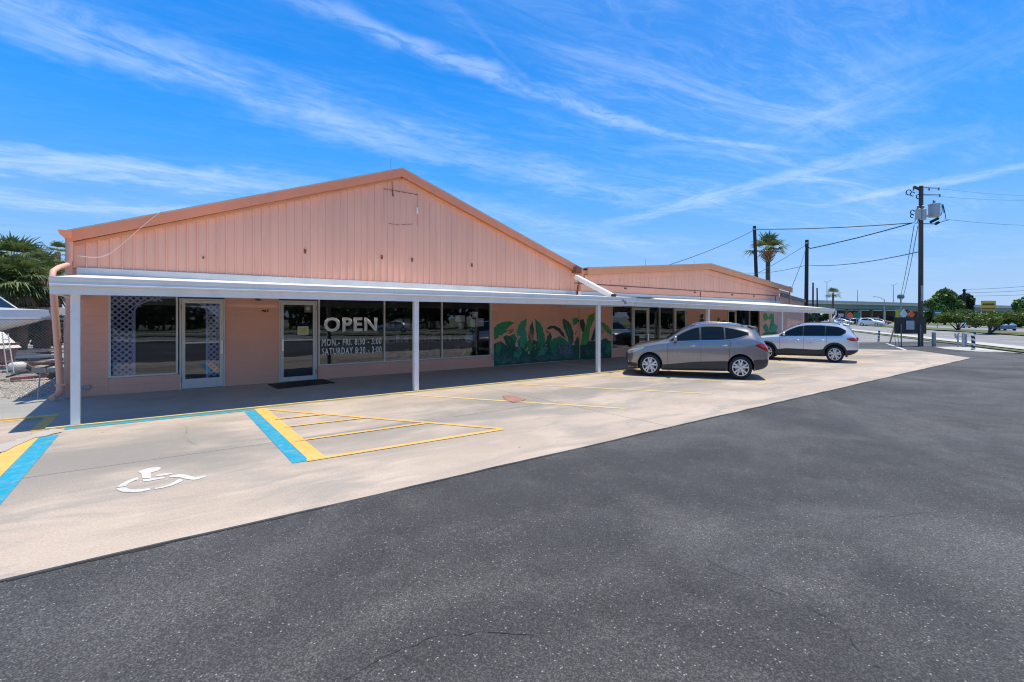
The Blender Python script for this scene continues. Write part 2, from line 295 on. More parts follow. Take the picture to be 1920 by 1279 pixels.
# ---------------------------------------------------------------- mesh helpers
class MB:
    def __init__(s): s.v = []; s.f = []; s.m = []
    def add(s, vs, fs, mi=0):
        o = len(s.v); s.v += [tuple(v) for v in vs]; s.f += [tuple(i+o for i in f) for f in fs]; s.m += [mi]*len(fs); return s
    def box(s, x0, x1, y0, y1, z0, z1, mi=0):
        return s.add([(x0, y0, z0), (x1, y0, z0), (x1, y1, z0), (x0, y1, z0), (x0, y0, z1), (x1, y0, z1), (x1, y1, z1), (x0, y1, z1)],
                     [(0, 3, 2, 1), (4, 5, 6, 7), (0, 1, 5, 4), (1, 2, 6, 5), (2, 3, 7, 6), (3, 0, 4, 7)], mi)
    def prism(s, poly, axis, a0, a1, mi=0):
        """poly of 2D points swept along axis 'y' (points are x,z), 'z' (x,y) or 'x' (y,z)"""
        def P(p, a):
            if axis == 'y': return (p[0], a, p[1])
            if axis == 'z': return (p[0], p[1], a)
            return (a, p[0], p[1])
        n = len(poly); vs = [P(p, a0) for p in poly]+[P(p, a1) for p in poly]
        fs = [tuple(range(n)), tuple(range(2*n-1, n-1, -1))]+[(i, i+n, (i+1) % n+n, (i+1) % n) for i in range(n)]
        return s.add(vs, fs, mi)
    def poly(s, pts, mi=0): return s.add(pts, [tuple(range(len(pts)))], mi)
    def tube(s, pts, r, n=8, mi=0, r1=None, cap=True):
        pts = [Vector(p) for p in pts]; rings = []
        L = len(pts); up = None
        for i, p in enumerate(pts):
            d = (pts[min(i+1, L-1)]-pts[max(i-1, 0)]).normalized()
            if up is None: up = Vector((0, 0, 1)) if abs(d.z) < .9 else Vector((1, 0, 0))
            a = d.cross(up).normalized(); up = a.cross(d).normalized()
            rr = r if r1 is None else r+(r1-r)*i/(L-1)
            rings.append([p+(a*math.cos(2*math.pi*k/n)+up*math.sin(2*math.pi*k/n))*rr for k in range(n)])
        vs = [v for rg in rings for v in rg]; fs = []
        for i in range(L-1):
            for k in range(n): fs.append((i*n+k, i*n+(k+1) % n, (i+1)*n+(k+1) % n, (i+1)*n+k))
        if cap: fs += [tuple(range(n-1, -1, -1)), tuple((L-1)*n+k for k in range(n))]
        return s.add(vs, fs, mi)
    def bar(s, a, b, w, h=None, mi=0):
        """square bar between two points"""
        h = h or w; a, b = Vector(a), Vector(b); d = (b-a).normalized()
        up = Vector((0, 0, 1)) if abs(d.z) < .95 else Vector((0, 1, 0))
        x = d.cross(up).normalized()*w/2; y = x.cross(d).normalized()*h/2
        vs = [a-x-y, a+x-y, a+x+y, a-x+y, b-x-y, b+x-y, b+x+y, b-x+y]
        return s.add(vs, [(0, 3, 2, 1), (4, 5, 6, 7), (0, 1, 5, 4), (1, 2, 6, 5), (2, 3, 7, 6), (3, 0, 4, 7)], mi)
    def lathe(s, prof, c, axis='z', n=24, mi=0):
        """prof: (radius, height) pairs"""
        vs = []; c = Vector(c)
        for r, h in prof:
            for k in range(n):
                a = 2*math.pi*k/n; u, w = r*math.cos(a), r*math.sin(a)
                vs.append(c+(Vector((u, w, h)) if axis == 'z' else Vector((u, h, w)) if axis == 'y' else Vector((h, u, w))))
        fs = [(i*n+k, i*n+(k+1) % n, (i+1)*n+(k+1) % n, (i+1)*n+k) for i in range(len(prof)-1) for k in range(n)]
        return s.add(vs, fs, mi)
    def mesh(s, name, mats, smooth=False, angle=None):
        me = bpy.data.meshes.new(name); me.from_pydata(s.v, [], s.f)
        for m in (mats if isinstance(mats, (list, tuple)) else [mats]): me.materials.append(m)
        if any(s.m): me.polygons.foreach_set('material_index', s.m)
        if smooth:
            me.polygons.foreach_set('use_smooth', [True]*len(me.polygons))
            if angle: me.set_sharp_from_angle(angle=math.radians(angle))
        me.update(); return me
    def build(s, name, mats, parent=None, smooth=False, angle=None, bevel=0, **kw):
        me = s.mesh(name, mats, smooth, angle)
        if bevel:
            bm = bmesh.new(); bm.from_mesh(me); bmesh.ops.bevel(bm, geom=bm.edges[:], offset=bevel, segments=1, affect='EDGES', clamp_overlap=True); bm.to_mesh(me); bm.free()
        return link(name, me, parent, **kw)
WROOT = {}
def link(name, me, parent=None, label=None, cat=None, group=None, kind=None, loc=None):
    o = bpy.data.objects.new(name, me); C.objects.link(o)
    if parent is not None:
        o.parent = parent
        if parent.name in WROOT: o.location = -Vector(WROOT[parent.name])
    if loc is not None: o.location = loc
    tag(o, label, cat, group, kind); return o
def tag(o, label=None, cat=None, group=None, kind=None):
    if label: o['label'] = label
    if cat: o['category'] = cat
    if group: o['group'] = group
    if kind: o['kind'] = kind
    return o
def thing(name, label, cat, loc=(0, 0, 0), rz=0.0, group=None, local=False, kind=None):
    o = bpy.data.objects.new(name, None); o.empty_display_size = .2; C.objects.link(o); o.location = loc; o.rotation_euler = (0, 0, rz)
    if not local: WROOT[o.name] = tuple(loc)
    return tag(o, label, cat, group, kind)
def copy_tree(o, parent=None):
    c = o.copy(); C.objects.link(c)
    if parent is not None: c.parent = parent
    for ch in list(o.children): copy_tree(ch, c)
    return c
def structure(name, mb, m, parent=None, **kw):
    return mb.build(name, m, parent, kind='structure' if parent is None else None, **kw)
def gpoly(pts, z): return [G(p[0], p[1], z) for p in pts]

# ================================================================ SETTING: ground
g = MB(); g.poly([(-2500, -2500, -.03), (2500, -2500, -.03), (2500, 2500, -.03), (-2500, 2500, -.03)])
structure('ground', g, mat('dry_ground', (.20, .19, .13), .95, var=.25, vs=.05, dirt=(.10, .12, .05), dirt_s=.03, dirt_a=.8))
# road frame: s runs across the highway (away from the lot), t along it
RD = Vector((.887, .462, 0)); RN = Vector((.462, -.887, 0))
def RP(t, s, z=0.0): p = RD*t+RN*s; return Vector((p.x, p.y, z))
def strip(name, s0, s1, z, m, t0=-160, t1=420, **kw):
    b = MB(); b.poly([RP(t0, s0, z), RP(t0, s1, z), RP(t1, s1, z), RP(t1, s0, z)]); return structure(name, b, m, **kw)
b = MB()
lot = [RP(-160, 13.2), RP(45, 13.2), RP(45, -30), (46, 60, 0), (-2.2, 60, 0), (-2.2, 4, 0), (-60, 4, 0), (-120, -40, 0)]
b.poly([(p[0], p[1], 0) for p in lot][::-1])
structure('parking_lot_asphalt', b, asph)
b = MB(); b.poly([(p[0], p[1], .004) for p in [(31.5, 13.9), (36.0, 13.6), (38.6, 14.2), (42.2, 12.2), (46.0, 10.6), (47.5, 8.5), RP(62, 13.2), RP(190, 13.2), RP(190, -70), (36, 80)]])
structure('old_pavement_sheen', b, asph2)  # older paving; its lightness at a grazing view is put into the colour
strip('sidewalk', 13.9, 15.4, .10, concrete_w)
strip('kerb', 15.4, 15.55, .08, concrete_w)
strip('grass_verge', 13.2, 13.9, .05, grass_m)
strip('road', 15.55, 25.3, -.004, asph2)
strip('grass_median', 25.3, 31.0, .10, grass_m)
strip('far_road', 31.0, 41.5, -.004, asph2)
strip('far_sidewalk', 41.5, 43.2, .09, concrete_w)
strip('far_grass', 43.2, 90, .06, grass_m)
b = MB()
for k in range(-12, 34):
    for s in (18.8, 22.1, 34.5, 38.0):
        a = RP(k*12, s, .004); c = RP(k*12+3, s, .004); w = RN*.07
        b.poly([a-w, a+w, c+w, c-w])
for s in (15.9, 25.0, 31.3, 41.1):
    a = RP(-150, s, .004); c = RP(400, s, .004); w = RN*.06; b.poly([a-w, a+w, c+w, c-w])
structure('road_lane_markings', b, white_p)
# driveway apron of light concrete and a wheel-stop line at the lot's far corner
b = MB(); b.poly(gpoly([(1752, 650.5), (1796, 650), (1832, 652), (1925, 664), (1990, 668), (1900, 661.5), (1830, 659), (1775, 654.5)][::-1], .012))
structure('driveway_concrete', b, concrete_w)
b = MB(); b.poly(gpoly([(1660, 644), (1664, 644), (1704, 657), (1697, 657)][::-1], .010)); structure('painted_line', b, white_p)

# concrete apron: two rows of slabs with open joints between, over a dark bed
Y0, YJ, Y1 = 4.73, 7.57, 10.60
apron = thing('concrete_apron', None, None, (0, 0, 0), kind='structure')
MBb = MB(); MBb.prism([(-30, Y0+.01), (29.3, Y0+.01), (33.8, 7.75), (32.4, 10.0), (31.4, 10.6), (-1.45, 10.6), (-1.45, 12), (-30, 12)], 'z', -.03, .008)
MBb.build('joint_bed', mat('joint_dirt', (.10, .085, .07), .95, var=.3, vs=9), apron)
XJ = [-30, -11.9, -5.6, 6.82, 13.1, 19.4, 25.7]
def slab(poly):
    b = MB(); rnd = random.Random(len(poly)*7+int(poly[0][0]*10))
    b.prism(poly, 'z', -.02, .016); b.build('slab', conc, apron)
gp = .006
def edge(x0, x1, seed):                       # slightly ragged front edge against the asphalt
    r = random.Random(seed); n = max(2, int((x1-x0)/.35)); return [(x0+(x1-x0)*i/n, Y0+r.uniform(-.012, .016)) for i in range(n+1)]
for i, x0 in enumerate(XJ):
    x1 = XJ[i+1] if i+1 < len(XJ) else None
    if x1 is not None:
        slab(edge(x0+gp, x1-gp, i)+[(x1-gp, YJ-gp), (x0+gp, YJ-gp)])
        top = 12.0 if x1 < -1.45 else Y1
        if x0 < -1.45 < x1:
            slab([(x0+gp, YJ+gp), (x1-gp, YJ+gp), (x1-gp, Y1), (-1.46, Y1), (-1.46, 12.0), (x0+gp, 12.0)])
        else: slab([(x0+gp, YJ+gp), (x1-gp, YJ+gp), (x1-gp, top), (x0+gp, top)])
    else:
        slab(edge(x0+gp, 29.35, i)+[(33.55, YJ-gp), (x0+gp, YJ-gp)])
        slab([(x0+gp, YJ+gp), (33.65, YJ+gp), (33.9, 7.75), (32.4, 10.0), (31.4, Y1), (x0+gp, Y1)])
# sidewalk under the canopy
SW = .045
b = MB(); b.prism([(-30, 12.02), (-1.44, 12.02), (-1.44, 10.62), (31.2, 10.62), (31.2, 14.9), (-30, 14.9)], 'z', -.02, SW)
structure('sidewalk', b, walk_m)
b = MB(); b.poly([(-30, 14.9, .02), (-1.6, 14.9, .02), (-1.6, 60, .02), (-30, 60, .02)][::-1][::-1])
structure('gravel_yard', b, gravel_m)
rnd = random.Random(5); b = MB()
for i in range(5200):
    # loose stones, dense by the fence
    x = rnd.uniform(-7.5, -1.7); y = 14.95+abs(rnd.gauss(0, 2.2)); r = rnd.uniform(.012, .034)
    a = rnd.uniform(0, 6.28); c, s = math.cos(a)*r, math.sin(a)*r
    b.add([(x+c, y+s, .02), (x-s, y+c, .02), (x-c, y-s, .02), (x+s, y-c, .02), (x+c*.2, y, .02+r*rnd.uniform(.5, 1))], [(0, 1, 4), (1, 2, 4), (2, 3, 4), (3, 0, 4)])
b.build('loose_stones', gravel_m, kind='stuff', label='loose tan gravel stones scattered behind the fence', cat='gravel')

# ---- painted markings (sheets 4 mm above the slab)
ZM = .021
def mark(name, polys, m):
    b = MB()
    for p in polys:
        q = [(v[0], v[1], ZM) for v in p]
        ar = sum(q[i][0]*q[(i+1) % len(q)][1]-q[(i+1) % len(q)][0]*q[i][1] for i in range(len(q)))
        b.poly(q if ar > 0 else q[::-1])
    return structure(name, b, m)
gg = lambda pts: [tuple(G(x, y, ZM)) for x, y in pts]
def ln(a, c, w):
    a, c = G(*a, ZM), G(*c, ZM); d = (c-a).normalized(); n = Vector((-d.y, d.x, 0))*w/2
    return [tuple(a-n), tuple(a+n), tuple(c+n), tuple(c-n)]
mark('blue_stall_line', [[(-1.42, 5.2), (-1.21, 5.2), (-1.21, 10.05), (-1.42, 10.05)]], blu)
mark('blue_stall_line', [[(1.345, 6.33), (1.535, 6.33), (1.535, 10.36), (1.345, 10.36)]], blu)
mark('blue_stall_line', [[(-1.20, 10.44), (1.535, 10.44), (1.535, 10.578), (-1.20, 10.578)]], blu)
mark('yellow_stall_line', [[(-1.66, 5.4), (-1.424, 5.4), (-1.424, 10.02), (-1.66, 10.02)]], yel)
b = MB(); b.box(-1.44, 31.2, 10.585, 10.65, .0, .047); b.box(-30, -1.44, 11.985, 12.022, 0, .047); structure('yellow_kerb_edge', b, mat('kerb_yellow', (.74, .56, .20), .65, var=.08, vs=2, dirt=(.55, .47, .33), dirt_s=3, dirt_a=.7))
mark('yellow_kerb_line', [[(-30, 11.88), (-1.40, 11.88), (-1.40, 11.98), (-30, 11.98)], [(-1.40, 10.60), (-1.62, 10.60), (-1.62, 11.875), (-1.47, 11.875)]], yel)
mark('yellow_stall_line', [[(1.537, 6.33), (1.745, 6.33), (1.745, 10.53), (1.537, 10.53)]], yel)
for i_, l_ in enumerate((ln((493, 767), (942, 804), .09), ln((575, 863.5), (944, 804.5), .10), ln((554, 827), (795, 794), .075), ln((533, 801), (690, 783), .075), ln((516, 786.5), (608, 777), .075))):
    ZM = .0235+.0012*i_; mark('yellow_hatch_line', [l_], yel)
ZM = .021
p0, p1, q0 = G(749, 739, 0), G(1182, 766.5, 0), G(950, 720, 0)
pitch = q0.x-p0.x; dv = p1-p0
for k in range(8):
    x = p0.x+pitch*k
    mark('worn_stall_line', [[(x-.06, 10.47), (x+.06, 10.47), (x+.06+dv.x*(10.47-p1.y)/(p0.y-p1.y), p1.y), (x-.06+dv.x*(10.47-p1.y)/(p0.y-p1.y), p1.y)]], yel_old)
def zz(pts): return [(200+x*.104167, 865+y*.104167) for x, y in pts]
sym = [[(570, 180), (660, 145), (790, 115), (900, 103), (970, 108), (972, 130), (930, 165), (850, 188), (795, 205), (803, 270), (790, 300), (645, 305), (622, 215), (575, 200)],
       [(640, 325), (860, 298), (1040, 280), (1045, 305), (860, 335), (720, 362), (660, 360)],
       [(885, 250), (1060, 215), (1180, 205), (1170, 228), (1060, 250), (900, 272)],
       [(1120, 262), (1300, 232), (1400, 235), (1560, 275), (1600, 280), (1800, 252), (1790, 272), (1640, 325), (1560, 335), (1440, 320), (1300, 285), (1130, 288)],
       [(175, 465), (250, 410), (400, 335), (540, 290), (575, 290), (575, 325), (500, 345), (400, 395), (345, 445), (250, 460)],
       [(170, 490), (340, 460), (370, 485), (440, 505), (620, 505), (780, 480), (785, 510), (640, 545), (480, 558), (300, 552), (210, 525)],
       [(860, 480), (1000, 455), (1150, 405), (1300, 318), (1395, 330), (1380, 350), (1180, 435), (1000, 480), (870, 500)]]
mark('wheelchair_symbol', [gg(zz(p)) for p in sym], white_p)
ZM = .0285
mark('cement_patch', [gg([(-60, 855), (0, 833), (30, 826), (52, 819), (70, 811), (88, 807), (100, 803), (113, 805), (116, 810), (100, 813), (84, 818), (66, 820), (48, 828), (28, 836), (10, 846), (-10, 850), (-60, 868)])], mat('cement_repair', (.41, .365, .315), .85, var=.12, vs=2, dirt=(.38, .34, .30), dirt_s=2, dirt_a=.7))
mark('brick_red_patch', [gg([(942, 742), (955, 741), (966, 742), (978, 746), (986, 748), (978, 752), (962, 754), (948, 750)])], mat('brown_repair', (.34, .17, .13), .8, var=.15, vs=4))
# cracks in the asphalt: narrow ragged ribbons
def crack(pts, w, seed, z=.003):
    r = random.Random(seed); P = [G(*p, z) for p in pts]; path = []
    for i in range(len(P)-1):
        n = max(3, int((P[i+1]-P[i]).length/.05))
        for k in range(n):
            p = P[i].lerp(P[i+1], k/n); path.append(p+Vector((r.uniform(-.018, .018), r.uniform(-.018, .018), 0)))
    L, Rr = [], []
    for i in range(len(path)-1):
        d = (path[i+1]-path[i]).normalized(); n = Vector((-d.y, d.x, 0))*w*r.uniform(.0, .75)
        L.append(path[i]+n); Rr.append(path[i]-n)
    b = MB(); n = len(L); b.add(L+Rr, [(i+n, i+1+n, i+1, i) for i in range(n-1)]); return b
cm = mat('crack_dark', (.022, .022, .023), .9)  # near-black colour of the crack ribbons and the seam
for i, (pts, w) in enumerate([([(640, 1279), (700, 1240), (760, 1215), (830, 1192), (900, 1188), (960, 1186), (1040, 1200)], .0045), ([(1500, 1130), (1560, 1165), (1600, 1205), (1640, 1245), (1685, 1279)], .006),
                              ([(1520, 960), (1600, 972), (1700, 965), (1790, 958)], .004), ([(1280, 1000), (1340, 1060), (1400, 1085), (1500, 1132)], .003)]):
    structure('asphalt_crack', crack(pts, w, i), cm)
for i, pts in enumerate(([(1225, 742), (1262, 750), (1300, 757), (1352, 752), (1405, 748)], [(872, 742), (905, 752), (935, 761), (1012, 757)], [(1080, 800), (1150, 806), (1230, 799)], [(330, 790), (352, 802), (345, 818), (372, 838)])):
    structure('concrete_crack', crack(pts, .0035, 40+i, .0225), mat('hairline_dark', (.12, .10, .085), .9))  # dark grey-brown colour of the hairline cracks
# the dark broken seam where the asphalt meets the concrete
b = MB(); r = random.Random(3); xs = np.arange(-6, 29.2, .11)
top = [(x, Y0+.004, .0) for x in xs]
for i in range(len(xs)-1):
    w = max(0, r.gauss(.002, .007)) if r.random() < .85 else .02
    b.poly([(xs[i], Y0-.008-w, .004), (xs[i+1], Y0-.008-w*.8, .004), (xs[i+1], Y0+.01, .004), (xs[i], Y0+.01, .004)])
structure('asphalt_seam', b, cm)

# ================================================================ MAIN SHOP BUILDING
YW = 14.3
def WX(px_): return W(px_, 600).x
bld = thing('shop_building', 'large salmon pink shop with ribbed metal gable and block walls, nearest to the camera', 'shop', (6.3, YW, 0))
XL, XR = -1.62, 14.15
EZ, RZ = W(130, 430).z, W(750, 318).z
XRg = WX(750)
eL, eR = WX(132), WX(1087)
def roof_z(x):                       # top of the fascia
    return RZ-(RZ-3.74)*(XRg-x)/(XRg-eL) if x < XRg else RZ-(RZ-3.86)*(x-XRg)/(eR-XRg)
FAS = .30
# siding: one ribbed strip per rib pitch
pitch_r = .2085; x = XL+.12; Z_SID = 2.93; k = 0
while x < XR-.02:
    x2 = min(x+pitch_r, XR)
    def zt(xx): return roof_z(min(max(xx, XL), XR))-FAS+.02
    rb, dep = .024, .030
    xs = [x, x+rb*.5, x+rb*1.4, x+rb*1.9, x2]
    if x2-x < rb*2.5: break
    ys = [YW, YW-dep, YW-dep, YW, YW]
    b = MB(); n = 5
    vs = [(xs[i], ys[i], Z_SID) for i in range(n)]+[(xs[i], ys[i], zt(xs[i])) for i in range(n)]
    fs = [(i, i+1, i+1+n, i+n) for i in range(n-1)]
    if x < XRg < x2:  # ridge falls inside this strip
        pass
    b.add(vs, fs)
    b.build('siding_panel', pink_metal, bld); x = x2
b = MB(); gpts = [(XL+.05, Z_SID), (XR, Z_SID), (XR, roof_z(XR)-.1), (XRg, RZ-.1), (XL+.05, roof_z(XL+.05)-.1)]
b.prism(gpts, 'y', YW+.01, YW+.15); b.build('gable_backing', pink, bld)
# corner trim
b = MB(); b.box(XL, XL+.12, YW-.03, YW+.12, Z_SID-.15, EZ-.18); b.build('corner_trim', pink_metal, bld)
# roof: fascia (with lower orange lip) and the roof sheets running back
for s, xa, xb in ((0, eL-.03, XRg), (1, XRg, eR)):
    za, zb2 = roof_z(xa), roof_z(xb)
    if s == 0: za = roof_z(eL)+(xa-eL)*(RZ-3.74)/(XRg-eL)
    b = MB(); b.prism([(xa, za-FAS+.04), (xb, zb2-FAS+.04), (xb, zb2), (xa, za)], 'y', YW-.20, YW-.17)
    b.build('roof_fascia', trim_orange, bld)
    b = MB(); b.prism([(xa+.05, za-FAS-.03), (xb, zb2-FAS-.03), (xb, zb2-FAS+.05), (xa+.05, za-FAS+.05)], 'y', YW-.10, YW-.02)
    b.build('fascia_lip', mat('orange_lip_paint', (.72, .30, .13), .4, var=.06, dirt=(.45, .2, .12), dirt_s=3, dirt_a=.5), bld)
    b = MB(); b.prism([(xa, za-.02), (xb, zb2-.02), (xb, zb2+.012), (xa, za+.012)], 'y', YW-.22, YW+34)
    b.build('roof_sheet', mat('roof_metal', (.45, .40, .37), .5, metal=.2, var=.1), bld)
b = MB(); b.box(XL, XL+.15, YW+.16, YW+34, 0, EZ-.25); b.box(XR-.15, XR, YW+.16, YW+34, 2.0, 3.6); b.box(XL, XR, YW+33.8, YW+34, 0, 3.4); b.build('side_wall', pink, bld)
# rusty outline of a removed sign, conduit, bolt holes
def wl(b, a, c, w, off=.024, mi=0):
    a, c = W(*a, YW-off), W(*c, YW-off); d = (c-a).normalized(); n = Vector((-d.z, 0, d.x))*w/2
    b.add([a-n, c-n, c+n, a+n], [(0, 1, 2, 3)], mi)
b = MB(); wl(b, (720, 354), (783, 365), .020); wl(b, (720, 354), (720, 418), .006); wl(b, (728, 419), (748, 422), .014); wl(b, (748, 422), (776, 420), .014); wl(b, (783, 365), (783, 422), .005); wl(b, (735, 335), (736, 368), .02); wl(b, (735, 358), (740, 372), .02)
b.build('rust_outline', rust, bld)
for p in [(572, 471), (716, 482), (773, 487), (885, 497)]:
    c = W(*p, YW-.035); b = MB(); b.box(c.x-.028, c.x+.028, YW-.05, YW-.02, c.z-.065, c.z+.055); b.build('bolt_bracket', rust, bld)
c = W(782, 395, YW-.04); b = MB(); b.box(c.x-.02, c.x+.03, YW-.06, YW-.02, c.z-.10, c.z+.10); b.build('lamp_bracket', white_m, bld)
c = W(381, 483, YW-.03); b = MB(); b.box(c.x-.015, c.x+.02, YW-.04, YW-.02, c.z-.03, c.z+.03); b.build('bolt_bracket', rust, bld)
c = W(733, 316, YW); b = MB(); b.tube([(c.x, YW, c.z-.1), (c.x, YW, c.z+.36)], .008, 5); b.build('lightning_rod', steel, bld)

# block walls below: courses with recessed joints between openings
def wall_courses(root, x0, x1, z0, z1, name='block_course'):
    z = z0; h = .203
    while z < z1-.01:
        z2 = min(z+h, z1)
        xx = x0
        b = MB(); b.box(x0, x1, YW, YW+.14, z, z2-.007)
        b.build(name, pink, root, bevel=.002); z = z2
    b = MB(); b.box(x0+.003, x1-.003, YW+.005, YW+.15, z0, z1-.01); b.build('mortar_core', pink, root)
ZT = 2.62
w1a, w1b = WX(203), WX(334)
d1a, d1b = WX(336.5), WX(421.5)
d2a, d2b = WX(523), WX(594.5)
w2a, w2b = WX(596.5), WX(921)
mua, mub = WX(925), WX(1146)
w3a, w3b = WX(1147), WX(1186.5)
d3a, d3b = WX(1186.5), WX(1215)
w4a, w4b = WX(1216), WX(1265)
d4a, d4b = WX(1265), WX(1287)
d5a, d5b = WX(1364), WX(1379.5)
w5a, w5b = WX(1380), WX(1425)
SILL = .43
wall_courses(bld, XL, w1a, SW, ZT)
wall_courses(bld, w1a+.001, d1a, SW, SILL)
wall_courses(bld, d1b, d2a, SW, ZT)
wall_courses(bld, w2a, w2b, SW, SILL-.001)
wall_courses(bld, w2b+.001, XR, SW, ZT, 'block_course')
bld2 = thing('long_shop_annex', 'lower salmon pink shop wing with shallow gable, right of the big gable', 'shop', (23, YW, 0))
XE = WX(1508)
wall_courses(bld2, XR+.001, w3a, SW, ZT)
wall_courses(bld2, w3a+.001, w3b, SW, SILL)
wall_courses(bld2, w4a, w4b, SW, SILL)
wall_courses(bld2, d4b, d5a, SW, ZT)
wall_courses(bld2, w5a, w5b, SW, .3)
wall_courses(bld2, w5b, XE, 0, ZT)
b = MB(); b.box(XL+.02, XR, YW+.005, YW+.14, ZT, Z_SID-.01); b.build('wall_band', pink, bld)
# flashing along the wall above the canopy roof
b = MB(); b.box(WX(144), WX(1079), YW-.045, YW-.022, 2.76, 2.945); b.build('wall_flashing', flash_m, bld)
b = MB(); b.box(WX(1081), WX(1462), YW-.045, YW-.022, 2.70, 2.93); b.build('wall_flashing', flash_m, bld2)

# ---- second building gable
zr2 = W(1326, 495).z; xr2 = WX(1326); zl2 = W(1096, 503).z; xl2 = WX(1092); xrr = WX(1479); zrr = W(1479, 540.5).z
def roof2(x): return zr2-(zr2-zl2)*(xr2-x)/(xr2-xl2) if x < xr2 else zr2-(zr2-zrr)*(x-xr2)/(xrr-xr2)
ZB2 = 3.27; x = XR+.2
while x < WX(1459):
    x2 = x+.30
    zt = roof2(x)-.56; zt2 = roof2(x2)-.56
    if min(zt, zt2) > ZB2+.03:
        xs = [x, x+.015, x+.04, x+.055, x2]; ys = [YW, YW-.022, YW-.022, YW, YW]; n = 5
        b = MB(); b.add([(xs[i], ys[i], ZB2) for i in range(n)]+[(xs[i], ys[i], roof2(xs[i])-.56) for i in range(n)], [(i, i+1, i+1+n, i+n) for i in range(n-1)])
        b.build('siding_panel', pink_metal, bld2)
    x = x2
b = MB(); b.prism([(XR+.16, 2.0+.63), (WX(1461), 2.63), (WX(1461), roof2(WX(1461))-.1), (xr2, zr2-.1), (XR+.16, roof2(XR+.2)-.1)], 'y', YW+.01, YW+.15); b.build('gable_wall', pink_metal, bld2)
b = MB(); b.box(XR+.17, WX(1459), YW-.014, YW+.008, 2.95, ZB2-.03); b.build('wall_band', pink, bld2)
b = MB(); wl(b, (1077, 530.8), (1459, 555), .035, .03); b.build('rust_seam', rust, bld2)
for xa, xb in ((xl2+.1, xr2), (xr2, xrr)):
    za, zb2 = roof2(xa), roof2(xb)
    b = MB(); b.prism([(xa, za-.30), (xb, zb2-.30), (xb, zb2), (xa, za)], 'y', YW-.24, YW-.20); b.build('roof_fascia', mat('orange_fascia_paint', (.80, .33, .15), .42, var=.06, vs=.6, dirt=(.6, .26, .14), dirt_s=1, dirt_a=.4), bld2)
    b = MB(); b.prism([(xa, za-.56), (xb, zb2-.56), (xb, zb2-.30), (xa, za-.30)], 'y', YW-.05, YW-.03); b.build('fascia_board', pink_metal, bld2)
    b = MB(); b.prism([(xa, za-.02), (xb, zb2-.02), (xb, zb2+.012), (xa, za+.012)], 'y', YW-.26, YW+30); b.build('roof_sheet', MATS['roof_metal'], bld2)
b = MB(); b.prism([(WX(1462), 2.63), (XE, 2.63), (XE, W(1508, 567).z), (WX(1462), W(1462, 556).z)], 'y', YW+.01, YW+.15); b.build('parapet_wall', pink, bld2)
b = MB(); p = [W(1462, 549), W(1508, 562), W(1508, 567), W(1462, 556)]; b.prism([(q.x, q.z) for q in p], 'y', YW-.1, YW-.0); b.build('parapet_cap', mat('dark_cap', (.16, .15, .15), .6), bld2)
b = MB(); b.box(XE-.15, XE, YW+.16, YW+30, 0, 2.9); b.build('side_wall', pink, bld2)
for px_ in (1220, 1311): 
    c = W(px_, 495); b = MB(); b.tube([(c.x, YW+.3, roof2(c.x)-.1), (c.x, YW+.3, c.z+.25)], .01, 5); b.build('lightning_rod', steel, bld2)
c = W(1478, 541); b = MB(); b.tube([(c.x, YW-.1, 2.5), (c.x, YW-.1, c.z+.08)], .035, 8); b.lathe([(.0, .12), (.07, .08), (.075, 0), (.03, -.03)], (c.x, YW-.1, c.z+.06), n=10); b.build('service_mast', steel, bld2)
for px_ in (1312.5, 1453): b = MB(); b.tube([(WX(px_), YW-.035, 2.55), (WX(px_), YW-.035, 3.2)], .02, 6); b.build('conduit', rust, bld2)
b = MB(); b.tube([(WX(1086), YW-.03, .1), (WX(1086), YW-.03, 3.2)], .016, 6); b.build('conduit', pink, bld2)
for p in ((1173, 541), (1303, 548.5), (1373, 553), (1414, 555.5)):
    c = W(*p, YW-.04); b = MB(); b.box(c.x-.06, c.x+.06, YW-.07, YW-.02, c.z-.03, c.z+.03); b.build('bolt_bracket', rust, bld2)

# ---- dark rooms behind the glass
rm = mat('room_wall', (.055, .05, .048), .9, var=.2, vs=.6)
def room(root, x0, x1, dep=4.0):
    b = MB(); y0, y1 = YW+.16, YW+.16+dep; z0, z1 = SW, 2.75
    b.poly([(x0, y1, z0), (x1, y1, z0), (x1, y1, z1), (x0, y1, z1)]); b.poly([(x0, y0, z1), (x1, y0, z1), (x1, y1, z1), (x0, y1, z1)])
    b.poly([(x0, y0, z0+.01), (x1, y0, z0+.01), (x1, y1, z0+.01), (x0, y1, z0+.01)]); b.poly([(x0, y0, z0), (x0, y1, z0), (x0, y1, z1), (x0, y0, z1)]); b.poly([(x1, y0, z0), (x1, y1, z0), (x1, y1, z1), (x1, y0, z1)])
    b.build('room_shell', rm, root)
room(bld, w1a-.1, d1b+.1, 2.2); room(bld, d2a-.1, w2b+.1); room(bld2, w3a-.1, d4b+.1); room(bld2, d5a-.1, w5b+.1)
